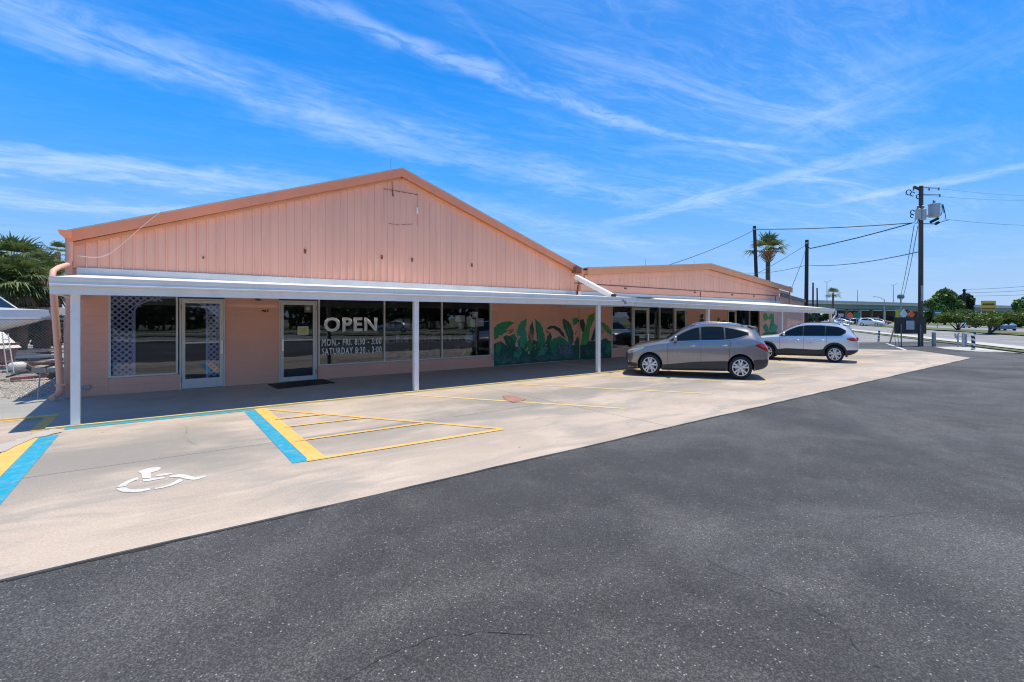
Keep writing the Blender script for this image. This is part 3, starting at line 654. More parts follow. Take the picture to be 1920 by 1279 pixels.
# shelves with shapeless stock, seen dimly through the long window
stock = [mat('stock_a', (.30, .22, .15), .7), mat('stock_b', (.35, .36, .38), .5), mat('stock_c', (.10, .16, .18), .6), mat('stock_d', (.40, .34, .22), .6)]
rs = random.Random(11)
sh = thing('display_shelf', 'dark display shelf with assorted stock seen through the long shop window', 'shelf', (w2a+3.4, YW+1.0, SW))
b = MB()
for z in (.45, .95, 1.45): b.box(w2a+2.3, w2b-.4, YW+.9, YW+1.3, z, z+.03)
for x in (w2a+2.3, w2a+3.9, w2b-.44): b.box(x, x+.04, YW+.88, YW+1.32, SW, 1.9)
b.build('rack', mat('shelf_wood', (.14, .09, .06), .6), sh)
b = MB()
for z in (.48, .98, 1.48):
    x = w2a+2.4
    while x < w2b-.6:
        w = rs.uniform(.06, .22); h = rs.uniform(.08, .32); b.box(x, x+w, YW+.95, YW+1.2, z, z+h, rs.randrange(4)); x += w+rs.uniform(.02, .15)
b.build('stock', stock, sh, )
for o in sh.children: 
    if o.name.startswith('stock'): o['kind'] = 'stuff'

def window(root, x0, x1, z0, z1, mullions=(), fr=.045, label=None):
    f = MB(); y0, y1 = YW-.012, YW+.09
    f.box(x0, x0+fr, y0, y1, z0, z1); f.box(x1-fr, x1, y0, y1, z0, z1); f.box(x0+fr, x1-fr, y0+.001, y1, z0, z0+fr); f.box(x0+fr, x1-fr, y0+.001, y1, z1-fr, z1)
    for m in mullions: f.box(m-.022, m+.022, y0+.002, y1, z0+fr, z1-fr)
    fo = f.build('window_frame', alu, root, label=label)
    e = [x0+fr]+list(mullions)+[x1-fr]
    for i in range(len(e)-1):
        a = e[i]+(.022 if i else 0); c = e[i+1]-(.022 if i+2 < len(e) else 0)
        p = MB(); p.poly([(a, YW+.04, z0+fr), (c, YW+.04, z0+fr), (c, YW+.04, z1-fr), (a, YW+.04, z1-fr)]); p.build('window_pane', glass, fo)
    return fo
ZWT = 2.56
window(bld, w1a, w1b, SILL, ZWT); 
window(bld, w2a, w2b, SILL, ZWT, (WX(721), WX(829)))
window(bld2, w3a, w3b, SILL, ZWT); window(bld2, w4a, w4b, SILL, ZWT, (WX(1237.5),)); window(bld2, w5a, w5b, .3, ZWT, (WX(1406),))
b = MB(); b.box(WX(1408), WX(1424), YW+.0, YW+.03, .85, .90); b.build('push_bar', alu, bld2)
def door(root, x0, x1, hinge_right, kick=.12, notice=False, rail=1.0, zt=2.30):
    dr = MB(); z0 = SW+.012; y0, y1 = YW-.03, YW+.10
    jf = .035
    dr.box(x0, x0+jf, y0, y1, SW, zt); dr.box(x1-jf, x1, y0, y1, SW, zt); dr.box(x0+jf, x1-jf, y0+.001, y1, zt-jf, zt)
    fo = dr.build('door_frame', alu, root)
    # panel above the frame
    b = MB(); b.box(x0, x1, YW+.02, YW+.06, zt+.001, ZT); b.build('transom_panel', mat('dark_bronze', (.06, .055, .05), .5), root)
    s = .075; a, c = x0+jf+.006, x1-jf-.006; zt2 = zt-jf-.006
    b = MB(); yy0, yy1 = YW-.02, YW+.03
    b.box(a, a+s, yy0, yy1, z0, zt2); b.box(c-s, c, yy0, yy1, z0, zt2); b.box(a+s, c-s, yy0+.001, yy1, zt2-s, zt2); b.box(a+s, c-s, yy0+.001, yy1, z0, z0+kick)
    d = b.build('door', alu, root)
    p = MB(); p.poly([(a+s, YW+.005, z0+kick), (c-s, YW+.005, z0+kick), (c-s, YW+.005, zt2-s), (a+s, YW+.005, zt2-s)]); p.build('glass_pane', glass, d)
    p = MB(); p.box(a+s, c-s, yy0-.012, yy0-.001, rail, rail+.035); p.build('push_bar', alu, d)
    hx = (a, a+s) if hinge_right else (c-s, c)
    p = MB(); p.box(hx[0]+.012, hx[1]-.006, yy0-.05, yy0-.03, rail-.28, rail+.06); p.box(hx[0]+.02, hx[0]+.05, yy0-.03, yy0, rail-.26, rail-.22); p.box(hx[0]+.02, hx[0]+.05, yy0-.03, yy0, rail, rail+.04); p.build('handle', chrome, d)
    gx = x1-jf-.004 if hinge_right else x0+jf-.006
    p = MB()
    for z in (.22, 2.02): p.box(gx, gx+.012, y0-.006, y0+.02, z, z+.13)
    p.build('hinge', black, d)
    return d
d1 = door(bld, d1a, d1b, False, kick=.24, rail=1.18)
d2 = door(bld, d2a, d2b, True, rail=1.18)
door(bld2, d3a, d3b, False); door(bld2, d4a, d4b, True); door(bld2, d5a, d5b, True)

# lattice screens behind the first window and door
lat_m = mat('lattice_paint', (.62, .62, .86), .7, var=.08)
YL = YW+.10
def lattice(x0, x1, inside):
    root = MB(); s = .135; ny = int(2.2/s)
    i = 0
    while x0+i*s < x1:
        for j in range(ny):
            cx, cz = x0+(i+.5)*s, SILL-.1+(j+.5)*s
            if not inside(cx, cz): continue
            h = s/2; w = .034
            for sg in (1, -1):
                a, c = Vector((cx-h, 0, cz-h*sg)), Vector((cx+h, 0, cz+h*sg)); d = (c-a).normalized(); n = Vector((-d.z, 0, d.x))*w/2
                yy = YL+(.0 if sg > 0 else .006)
                root.add([(p.x, yy, p.z) for p in (a-n, c-n, c+n, a+n)], [(0, 1, 2, 3)])
        i += 1
    return root
x_a, x_b = W(254, 600, YL).x, W(386, 600, YL).x; ra = (x_b-x_a)/2; xc = (x_a+x_b)/2
def arch_z(x):
    t = min(1, abs(x-xc)/ra); return 1.96+.34*math.sqrt(max(0, 1-t*t))
lt = thing('lattice_screen', 'pale violet wooden lattice with arched opening behind the first window and door', 'lattice', (xc, YL, SW))
lattice(w1a+.05, d1b-.05, lambda x, z: (abs(x-xc) > ra) or z > arch_z(x)).build('lattice_slats', lat_m, lt)
b = MB(); n = 24
for i in range(n):
    a0 = math.pi*i/n; a1 = math.pi*(i+1)/n
    P = lambda a, k: (xc-ra*math.cos(a)*(1+k), YL-.004, 1.96+.34*math.sin(a)*(1+k*1.6))
    b.add([P(a0, 0), P(a1, 0), P(a1, .06), P(a0, .06)], [(0, 1, 2, 3)])
b.box(xc-ra-.05, xc-ra, YL-.006, YL+.01, SW, 1.97); b.box(xc+ra, xc+ra+.05, YL-.006, YL+.01, SW, 1.97)
b.build('arch_trim', lat_m, lt)

# notices
def paper(p0, p1, m, label, Y=YW+.06, root=None, name='notice', tilt=0.0):
    a, c = W(*p0, Y), W(*p1, Y); ctr = (a+c)/2; w, h = abs(c.x-a.x)/2, abs(c.z-a.z)/2
    b = MB(); ca, sa = math.cos(tilt), math.sin(tilt)
    vs = [(ctr.x+u*w*ca-v*h*sa, Y, ctr.z+u*w*sa+v*h*ca) for u, v in ((-1, -1), (1, -1), (1, 1), (-1, 1))]
    b.add(vs+[(v[0], Y+.004, v[2]) for v in vs], [(0, 1, 2, 3), (7, 6, 5, 4), (0, 4, 5, 1), (1, 5, 6, 2), (2, 6, 7, 3), (3, 7, 4, 0)])
    return b.build(name, m, root, label=label, cat='notice' if root is None else None)
pw = mat('paper_white', (.62, .62, .58), .8, var=.05, vs=9); pyel = mat('paper_yellow', (.55, .52, .18), .8, var=.1, vs=20, dirt=(.2, .22, .06), dirt_s=25, dirt_a=.7)
paper((558, 612), (578.5, 627.5), pw, 'yellow paper notice with white border taped to the glass of the second door', YW-.001)
nt = [o for o in C.objects if o.name == 'notice'][0]
paper((560, 614), (576.5, 625.5), pyel, None, YW-.003, nt, 'printed_face')
paper((571, 572), (584, 586), mat('sticker_grey', (.16, .16, .14), .7), 'small square sticker in the top corner of the second door', YW-.001, name='sticker')
c = W(577.5, 579, YW-.003); b = MB(); b.lathe([(.036, 0), (.05, 0)], (c.x, YW-.004, c.z), 'y', 20); b.build('sticker_ring', pw, bpy.data.objects['sticker'], )
c = W(577.5, 579, YW-.003); b = MB(); b.box(c.x-.016, c.x+.016, YW-.005, YW-.0035, c.z-.022, c.z+.022); b.build('sticker_mark', pw, bpy.data.objects['sticker'])
for p0, p1, t_, lb in [((854, 591), (872, 603), .03, 'wide white paper sheet taped inside the right window pane'), ((885, 584.5), (896, 596), -.02, 'small square white paper, highest of those inside the right window pane'),
                       ((893, 597), (907, 612), .06, 'tall white paper at the right of the sheets in the right window pane'), ((881, 599), (891, 613), -.05, 'narrow white paper between two others in the right window pane'),
                       ((860, 607), (869, 616), 0, 'small lowest white card inside the right window pane')]:
    paper(p0, p1, pw, lb, YW+.07, tilt=t_)
c = W(880, 634, YW+.5); b = MB(); b.lathe([(0, 0), (.12, .004), (.20, .03), (.21, .03), (.12, .012), (0, .01)], (c.x, YW+.5, c.z), 'y', 28); b.build('display_plate', mat('plate_glaze', (.35, .40, .38), .25, coat=.4), label='round pale plate displayed inside the right window pane', cat='plate', smooth=True)
b = MB(); c = W(598, 622, YW+.03); b.lathe([(0, -.01), (.03, -.008), (.03, 0), (0, 0)], (c.x+.03, YW+.03, c.z), 'y', 12); b.build('window_sticker', pw, label='small round white sticker low on the window left of the opening hours', cat='sticker')

# lettering on the window
def letters(txt, pa, pb, m, root, Y=YW+.030, bold=.0, name='lettering', sp_=1.04):
    cu = bpy.data.curves.new(name, 'FONT'); cu.body = txt; cu.bevel_depth = bold; cu.bevel_resolution = 0; cu.resolution_u = 3; cu.space_character = sp_
    ob = bpy.data.objects.new('tmp', cu); C.objects.link(ob)
    dg = bpy.context.evaluated_depsgraph_get(); me = bpy.data.meshes.new_from_object(ob.evaluated_get(dg)); bpy.data.objects.remove(ob)
    v = np.array([list(q.co) for q in me.vertices]); lo, hi = v.min(0), v.max(0)
    a, c = W(pa[0], 600, Y), W(pb[0], 600, Y); a.z, c.z = pa[1], pb[1]
    for q in me.vertices:
        u = (q.co.x-lo[0])/(hi[0]-lo[0]); w = (q.co.y-lo[1])/(hi[1]-lo[1]); q.co = (a.x+(c.x-a.x)*u, Y-q.co.z*.03, c.z+(a.z-c.z)*w)
    me.materials.clear(); me.materials.append(m); me.update(); me.name = name
    return link(name, me, root)
vin = mat('white_vinyl', (.80, .80, .78), .5, var=.02)
wl_root = thing('window_lettering', 'white lettering with opening hours on the window right of the second door', 'lettering', tuple(W(660, 640, YW+.034)))
letters('OPEN', (607, 1.845), (707.5, 1.40), vin, wl_root, bold=.04, sp_=1.12)
letters('MON.- FRI. 8:30 - 5:00', (603.5, 1.205), (715, .995), vin, wl_root, bold=.032, sp_=1.2)
letters('SATURDAY 8:30 - 2:00', (603.5, .94), (715.5, .73), vin, wl_root, bold=.032, sp_=1.2)
# house number mark (too small to read), dim lamp and outlet box
hn = thing('house_number', 'small brown house number on the pink wall left of the second door', 'number', tuple(W(497, 582, YW-.01)))
for x0, x1, z0, z1, s in ((491, 496, 581, 584, 0), (494.5, 499, 582, 585.2, 0), (500.7, 503.4, 580.6, 585, 0)):
    a, c = W(x0, z1, YW-.012), W(x1, z0, YW-.012); b = MB(); b.box(a.x, c.x, YW-.012, YW-.002, a.z, c.z); b.build('digit', rust, hn)
b = MB(); c = W(484, 560, YW-.1); b.lathe([(.0, .05), (.05, .04), (.06, 0), (.075, -.05), (0, -.06)], c, n=12); b.tube([c, (c.x, YW, c.z+.03)], .018, 6); b.build('wall_lamp', mat('brass_old', (.25, .18, .08), .5, metal=.5), label='small brass lamp under the canopy left of the second door', cat='lamp')
b = MB(); c = W(163, 726, YW-.03); b.box(c.x-.07, c.x+.05, YW-.05, YW-.002, c.z-.045, c.z+.045); b.tube([(c.x-.2, YW-.02, c.z), (c.x-.07, YW-.02, c.z)], .015, 6); b.build('outlet_box', steel, label='small grey outlet box low on the pink wall behind the first post', cat='outlet')
b = MB(); P = [G(502, 721, SW+.004), G(520, 729.5, SW+.004), G(628, 718, SW+.004), G(604, 711.5, SW+.004)]; b.add([tuple(p) for p in P]+[(p.x, p.y, SW+.018) for p in P], [(3, 2, 1, 0), (4, 5, 6, 7), (0, 1, 5, 4), (1, 2, 6, 5), (2, 3, 7, 6), (3, 0, 4, 7)])
b.build('door_mat', black, label='black rubber mat on the walk before the second door', cat='mat')

# ================================================================ MURAL
mural = thing('wall_mural', 'painted mural of green tropical leaves and flowers beside the long window', 'mural', tuple(W(1035, 690)))
MZ = [0]
def mcol(n, c): return mat('mural_'+n, c, .6, var=.16, vs=3.2, fine=.15, fs=18)
greens = {'deep': (.015, .11, .06), 'mid': (.020, .25, .10), 'teal': (.045, .31, .17), 'bright': (.06, .30, .05), 'black': (.012, .06, .035), 'base': (.012, .105, .075), 'base2': (.014, .062, .05), 'grey': (.08, .125, .145), 'vein': (.10, .30, .18)}
def mz(pts): return [(900+x*.18762, 480+y*.18762) for x, y in pts]
def smooth_poly(pts, it=1):
    for _ in range(it):
        q = []
        for i in range(len(pts)):
            a, c = pts[i], pts[(i+1) % len(pts)]; q += [(a[0]*.86+c[0]*.14, a[1]*.86+c[1]*.14), (a[0]*.14+c[0]*.86, a[1]*.14+c[1]*.86)]
        pts = q
    return pts
def ragged(pts, rr, amp):
    out = []
    for i in range(len(pts)):
        a, c = pts[i], pts[(i+1) % len(pts)]; l = math.hypot(c[0]-a[0], c[1]-a[1]); n = max(1, int(l/(amp*2.2))); cx_ = sum(p[0] for p in pts)/len(pts); cy_ = sum(p[1] for p in pts)/len(pts)
        for k in range(n):
            t = k/n; x, y = a[0]+(c[0]-a[0])*t, a[1]+(c[1]-a[1])*t; f = rr.uniform(0, amp) if k % 2 else 0; d = math.hypot(cx_-x, cy_-y) or 1; out.append((x+(cx_-x)/d*f, y+(cy_-y)/d*f))
    return out
def mpoly(name, pts, col, root=mural, cv=mz, sm=1):
    MZ[0] += 1; y = YW-.0035-.00035*MZ[0]
    q = [W(*p, YW) for p in cv(smooth_poly(pts, sm))]; b = MB(); vs = [(p.x, y, p.z) for p in q]
    ar = sum(vs[i][0]*vs[(i+1) % len(vs)][2]-vs[(i+1) % len(vs)][0]*vs[i][2] for i in range(len(vs)))
    b.poly(vs if ar > 0 else vs[::-1]); return b.build(name, mcol(col, greens[col]) if isinstance(col, str) else col, root)
mpoly('undergrowth', [(137, 880), (200, 850), (260, 890), (330, 920), (400, 900), (480, 850), (520, 830), (560, 850), (640, 900), (700, 880), (800, 860), (900, 890), (1000, 890), (1080, 850), (1150, 850), (1240, 840), (1312, 850), (1312, 1022), (1000, 1036), (600, 1062), (140, 1100)], 'base', sm=0)
mpoly('undergrowth', [(1000, 900), (1080, 860), (1170, 850), (1312, 850), (1312, 1021), (1000, 1034)], 'base2', sm=0)
L = [('banana_leaf', [(480, 800), (500, 700), (525, 650), (540, 740), (530, 860), (500, 900)], 'deep'), ('banana_leaf', [(655, 880), (670, 800), (700, 760), (720, 810), (700, 900)], 'deep'), ('banana_leaf', [(860, 900), (880, 840), (930, 800), (925, 880), (890, 930)], 'teal'), ('banana_leaf', [(262, 880), (280, 800), (345, 775), (372, 820), (350, 900), (300, 930)], 'mid'), ('banana_leaf', [(1150, 880), (1165, 760), (1200, 720), (1210, 800), (1195, 880)], 'teal'),
 ('hill_leaf', [(690, 850), (740, 820), (800, 800), (850, 830), (890, 880), (900, 930), (700, 930)], 'mid'),
 ('banana_leaf', [(137, 720), (170, 685), (230, 658), (300, 652), (345, 665), (300, 700), (265, 735), (262, 765), (215, 795), (190, 790), (185, 815), (140, 840)], 'mid'),
 ('banana_leaf', [(230, 810), (265, 790), (310, 810), (345, 860), (362, 930), (340, 960), (300, 930), (250, 870)], 'deep'),
 ('banana_leaf', [(375, 735), (385, 690), (410, 655), (468, 625), (465, 680), (450, 720), (470, 790), (475, 870), (440, 930), (380, 900), (370, 850), (410, 800), (370, 800), (362, 750)], 'teal'),
 ('banana_leaf', [(550, 628), (605, 675), (615, 710), (630, 715), (632, 760), (645, 790), (650, 840), (640, 960), (590, 1000), (570, 900), (565, 800), (555, 740)], 'mid'),
 ('palm_frond', [(665, 725), (700, 698), (750, 698), (800, 725), (835, 770), (855, 825), (820, 800), (780, 750), (730, 722), (680, 735)], 'black'),
 ('banana_leaf', [(822, 640), (840, 623), (880, 650), (915, 700), (935, 780), (935, 860), (905, 885), (880, 830), (860, 770), (830, 710)], 'deep'),
 ('banana_leaf', [(925, 625), (965, 613), (985, 640), (965, 680), (930, 700)], 'mid'),
 ('banana_leaf', [(975, 640), (1035, 632), (1050, 690), (1045, 740), (1020, 765), (1000, 700)], 'black'),
 ('banana_leaf', [(1090, 590), (1147, 566), (1140, 640), (1110, 700), (1095, 760), (1085, 850), (1060, 890), (1005, 890), (1020, 780), (1055, 700), (1070, 640)], 'bright'),
 ('banana_leaf', [(1200, 662), (1240, 670), (1290, 710), (1312, 750), (1312, 795), (1270, 770), (1230, 720)], 'bright'),
 ('stem', [(970, 820), (985, 820), (975, 1030), (925, 1030)], 'deep'), ('stem', [(1105, 840), (1150, 700), (1150, 830), (1120, 850)], 'black'),
 ('banana_leaf', [(940, 860), (975, 800), (1000, 900), (960, 1000)], 'deep'),
 ('banana_leaf', [(440, 940), (480, 860), (520, 840), (530, 900), (490, 980)], 'mid'), ('banana_leaf', [(560, 1010), (600, 930), (650, 900), (680, 920), (640, 990)], 'teal'), ('banana_leaf', [(1160, 900), (1200, 840), (1260, 820), (1300, 850), (1250, 900), (1200, 950)], 'deep'),
 ('banana_leaf', [(1240, 960), (1270, 880), (1310, 840), (1312, 930), (1280, 1000)], 'mid'), ('banana_leaf', [(330, 1000), (350, 930), (400, 900), (420, 960), (380, 1040)], 'teal'), ('banana_leaf', [(150, 960), (160, 880), (200, 850), (215, 910), (180, 1000)], 'mid'), ('banana_leaf', [(1050, 1000), (1060, 930), (1100, 890), (1120, 950), (1090, 1010)], 'deep'), ('banana_leaf', [(700, 960), (740, 900), (800, 880), (790, 930), (740, 980)], 'mid'),
 ('bush', [(770, 890), (820, 875), (880, 890), (930, 920), (930, 990), (870, 1000), (790, 980), (760, 930)], 'grey')]
rg = random.Random(8)
for n_, p_, c_ in L: mpoly(n_, ragged(p_, rg, 9) if n_ in ('banana_leaf', 'palm_frond', 'hill_leaf') else p_, c_, sm=0)
def stroke(name, a, c, w, col, root=mural, cv=mz):
    dx, dy = c[0]-a[0], c[1]-a[1]; l = math.hypot(dx, dy) or 1; nx, ny = -dy/l*w/2, dx/l*w/2
    m_ = (a[0]*.5+c[0]*.5, a[1]*.5+c[1]*.5)
    return [(a[0]-nx*.6, a[1]-ny*.6), (m_[0]-nx, m_[1]-ny), c, (m_[0]+nx, m_[1]+ny), (a[0]+nx*.6, a[1]+ny*.6)]
def strokes(name, lst, m, root=mural, cv=mz):
    MZ[0] += 1; y = YW-.0035-.00035*MZ[0]; b = MB()
    for p in lst:
        y -= .00005
        q = [W(*v, YW) for v in cv(p)]; vs = [(v.x, y, v.z) for v in q]
        ar = sum(vs[i][0]*vs[(i+1) % len(vs)][2]-vs[(i+1) % len(vs)][0]*vs[i][2] for i in range(len(vs)))
        b.poly(vs if ar > 0 else vs[::-1])
    o = b.build(name, m, root); o['kind'] = 'stuff'; return o
veins = [((160, 800), (330, 668)), ((265, 800), (345, 940)), ((400, 900), (455, 650)), ((600, 960), (565, 650)), ((910, 860), (845, 640)), ((1030, 880), (1125, 600)), ((1215, 672), (1300, 780)), ((705, 910), (820, 830))]
strokes('leaf_veins', [stroke('', a, c, 6, '') for a, c in veins], mcol('vein', greens['vein']))
lat_v = []
for (a, c) in veins:
    for k in range(1, 9):
        t = k/9.5; x, y = a[0]+(c[0]-a[0])*t, a[1]+(c[1]-a[1])*t; dx, dy = c[0]-a[0], c[1]-a[1]; l = math.hypot(dx, dy)
        for sg in (1, -1): lat_v.append(stroke('', (x, y), (x+(dx*.35-dy*.9*sg)/l*34*math.sin(math.pi*(.15+.8*t)), y+(dy*.35+dx*.9*sg)/l*34*math.sin(math.pi*(.15+.8*t))), 3.2, ''))
strokes('leaf_ribs', lat_v, mcol('rib', (.05, .19, .11)))
rs = random.Random(4); bl = []
for cx_, cy_, n_, R_ in ((215, 1085, 26, 190), (735, 1040, 26, 150), (470, 1075, 14, 120), (1190, 1020, 12, 120), (330, 1080, 12, 120), (600, 1055, 12, 120), (880, 1030, 14, 100)):
    for k in range(n_):
        a = math.pi*(.06+.88*k/n_)+rs.uniform(-.08, .08); r_ = R_*rs.uniform(.55, 1)
        bl.append(stroke('', (cx_+rs.uniform(-8, 8), cy_-6), (cx_+r_*math.cos(a), min(1020+0*cx_, cy_-r_*math.sin(a)*.85-8)), rs.uniform(4, 9), ''))
strokes('grass_blades', bl, mcol('blade', (.075, .15, .14)))
strokes('grass_blades', bl[::3], mcol('blade_light', (.16, .24, .22)))
strokes('fine_ferns', [stroke('', (x_, y_), (x_+rs.uniform(-45, 45), y_-rs.uniform(30, 90)), rs.uniform(4, 8), '') for x_, y_ in [(rs.uniform(150, 1300), rs.uniform(900, 985)) for _ in range(90)]], mcol('fern_green', (.02, .155, .085)))
strokes('fine_ferns', [stroke('', (x_, y_), (x_+rs.uniform(-40, 40), y_-rs.uniform(20, 70)), rs.uniform(3, 7), '') for x_, y_ in [(rs.uniform(150, 1300), rs.uniform(910, 985)) for _ in range(60)]], mcol('fern_dark', (.008, .05, .04)))
dots = lambda pts, r_: [[(x+r_*math.cos(t)*rs.uniform(.7, 1.2), y+r_*math.sin(t)*rs.uniform(.7, 1.2)) for t in [k*math.pi/3 for k in range(6)]] for x, y in pts]
strokes('yellow_flowers', dots([(460, 940), (484, 972), (555, 925), (545, 893), (655, 850), (470, 925), (488, 958)], 10), mcol('yellow', (.60, .50, .12)))
strokes('pale_blossoms', dots([(rs.uniform(780, 925), rs.uniform(885, 975)) for _ in range(40)], 6), mcol('blossom', (.16, .24, .30)))
strokes('pink_ferns', [stroke('', (515, 870), (515+rs.uniform(-50, 40), 870-rs.uniform(60, 170)), 7, '') for _ in range(16)], mcol('fern', (.38, .20, .17)))
strokes('orange_flower', [stroke('', (265, 752), (345, 728), 16, ''), stroke('', (280, 775), (345, 745), 18, ''), stroke('', (690, 770), (655, 755), 14, ''), stroke('', (650, 745), (705, 770), 14, ''), stroke('', (950, 790), (965, 740), 12, ''), stroke('', (1215, 775), (1235, 735), 12, '')], mcol('flower', (.42, .13, .05)))
# leaf strip on the little wall before the third window, and the far wall's plants
mural2 = thing('painted_plants', 'painted palm and broad leaves on the far pink wall by the last window', 'mural', tuple(W(1440, 620)))
idt = lambda p: p
for n_, p_, c_ in [('palm_frond', [(1430, 590), (1436, 586), (1440, 596), (1446, 587), (1450, 592), (1446, 600), (1440, 598), (1433, 603)], 'bright'), ('banana_leaf', [(1441, 618), (1446, 600), (1450, 586), (1451, 600), (1448, 622)], 'mid'),
                   ('banana_leaf', [(1430, 612), (1436, 606), (1440, 614), (1442, 626), (1434, 622)], 'mid'), ('banana_leaf', [(1442, 622), (1450, 606), (1458, 612), (1454, 624), (1446, 630)], 'teal'), ('undergrowth', [(1427, 640), (1430, 624), (1458, 622), (1462, 640)], 'deep')]:
    mpoly(n_, p_, c_, mural2, idt)
mural3 = thing('painted_vine', 'small dark painted leaves on the wall behind the bronze grey car', 'mural', tuple(W(1316, 610)))
for n_, p_, c_ in [('vine_leaf', [(1312, 592), (1316, 588), (1319, 591), (1317, 597), (1312, 597)], 'black'), ('vine_leaf', [(1311, 600), (1316, 597), (1320, 600), (1318, 606), (1312, 605)], 'black'), ('banana_leaf', [(1343, 606), (1345, 598), (1348, 595), (1349, 600), (1347, 608)], 'deep'), ('banana_leaf', [(1352, 606), (1354, 601), (1359, 600), (1361, 605), (1358, 609)], 'mid')]:
    mpoly(n_, p_, c_, mural3, idt)

# ================================================================ CANOPY
def canopy(root, x0, x1, zf0, zf1, m, yf=10.48, seg=3.05):
    n = max(1, round((x1-x0)/seg)); dz = .30
    for i in range(n):
        a, c = x0+(x1-x0)*i/n, x0+(x1-x0)*(i+1)/n; za, zc = zf0+(zf1-zf0)*i/n, zf0+(zf1-zf0)*(i+1)/n
        g_ = .0
        b = MB()   # roof pan
        b.add([(a+g_, yf+.02, za-.02), (c-g_, yf+.02, zc-.02), (c-g_, YW-.05, 2.78-.02), (a+g_, YW-.05, 2.78-.02), (a+g_, yf+.02, za), (c-g_, yf+.02, zc), (c-g_, YW-.05, 2.78), (a+g_, YW-.05, 2.78)],
              [(0, 3, 2, 1), (4, 5, 6, 7), (0, 1, 5, 4), (1, 2, 6, 5), (2, 3, 7, 6), (3, 0, 4, 7)]); b.build('roof_pan', m, root)
        b = MB(); prof = [(yf, za-.135), (yf+.005, za-.02), (yf+.0, za), (yf+.06, za+.006)]
        # gutter front, slightly curved
        pts = [(0.0, -.145), (-.006, -.12), (.004, -.07), (-.010, -.03), (-.012, .004), (.05, .006), (.05, -.145)]
        b.add([(a+.0015, yf+p[0], za+p[1]) for p in pts]+[(c-.0015, yf+p[0], zc+p[1]) for p in pts], [(k, (k+1) % 7, (k+1) % 7+7, k+7) for k in range(7)]+[tuple(range(6, -1, -1)), tuple(range(7, 14))])
        b.build('gutter_section', m, root)
    b = MB(); b.add([(x0, yf+.055, zf0-.275), (x1, yf+.055, zf1-.275), (x1, yf+.20, zf1-.275), (x0, yf+.20, zf0-.275), (x0, yf+.055, zf0-.03), (x1, yf+.055, zf1-.03), (x1, yf+.20, zf1-.03), (x0, yf+.20, zf0-.03)],
                    [(0, 3, 2, 1), (4, 5, 6, 7), (0, 1, 5, 4), (1, 2, 6, 5), (2, 3, 7, 6), (3, 0, 4, 7)])
    b.build('beam', m, root)
    b = MB(); b.box(x0, x0+.06, yf+.2, YW-.06, zf0-.27, zf0-.04); b.build('end_beam', m, root)
can = thing('walkway_canopy', 'white metal canopy over the walk along the big gabled shop', 'canopy', (6, 12.4, 0))
xc0 = W(92, 518, 10.48).x; xc1 = W(1192, 558, 10.48).x; xc2 = W(1566, 579, 10.48).x
canopy(can, xc0, xc1, W(92, 518.5, 10.48).z, W(1180, 558, 10.48).z, white_m)
can2 = thing('walkway_canopy', 'cream white metal canopy along the low shop wing behind the parked cars', 'canopy', (22, 12.4, 0))
canopy(can2, xc1+.01, xc2, W(1198, 559.6, 10.48).z, W(1566, 579, 10.48).z, cream_m)
b = MB(); c = W(1166, 565, 10.4); b.tube([(c.x, 10.36, c.z+.03), (c.x+.12, 10.36, c.z+.0), (c.x+.14, 10.36, c.z-.09)], .045, 8); b.build('gutter_outlet', steel, can2)
b = MB(); b.prism([(xc1-.05, 2.50), (xc1+1.1, 2.505), (xc1+.9, 2.545), (xc1+.1, 2.54)], 'y', 10.5, 11.3); b.build('bent_flashing', mat('dull_lead', (.12, .12, .12), .6), can2)
labs = ['nearest canopy post, at the corner by the blue parking stripe', 'white canopy post in front of the long shop window', 'white canopy post beside the leaf mural, left of the bronze grey car',
        'cream canopy post rising behind the roof of the bronze grey car', 'cream canopy post rising behind the windscreen of the silver car', 'last canopy post at the far end of the walk, behind the silver car']
for i, px_ in enumerate((142, 779.5, 1121.5, 1327, 1465, 1557)):
    c = W(px_, 700, 10.70); w = .06
    zf = 2.23 if i < 3 else (2.22, 2.16, 2.10)[i-3]
    r = thing('canopy_post', labs[i], 'post', (c.x, 10.70, SW), group='posts holding up the canopy')
    b = MB(); b.box(c.x-w, c.x+w, 10.70-w, 10.70+w, SW, zf); b.build('shaft', white_m if i < 3 else cream_m, r, bevel=.008)
    b = MB(); b.box(c.x-.08, c.x+.08, 10.62, 10.78, SW, SW+.012); b.build('foot_plate', steel, r)
    if i == 5:
        b = MB(); b.tube([(c.x+.22, 10.5, zf+.12), (c.x+.2, 10.5, zf-.1), (c.x+.06, 10.6, zf-.35), (c.x+.08, 10.6, .1)], .04, 8); b.build('downspout', cream_m, r)
# big white downspout from the valley gutter onto the canopy
ds = thing('valley_downspout', 'white box downspout slanting from the roof valley to the canopy', 'downspout', tuple(W(1083, 512, 14.0)))
a, c = W(1080, 519, 14.0), W(1149, 555.5, 12.2); b = MB(); b.bar(a, c, .22, .17); b.build('spout_box', white_m, ds, bevel=.01)
b = MB(); b.bar(c, c+(c-a).normalized()*.05, .26, .2); b.build('spout_mouth', black, ds)
a0 = W(1082, 506, 14.05); b = MB(); b.box(a0.x-.16, a0.x+.16, 13.95, 14.2, a0.z-.14, a0.z+.1); b.build('gutter_box', rust, ds)
b = MB(); b.tube([W(1083, 535, 14.2), W(1083, 560, 14.2)], .03, 6); b.build('rust_pipe', rust, ds)
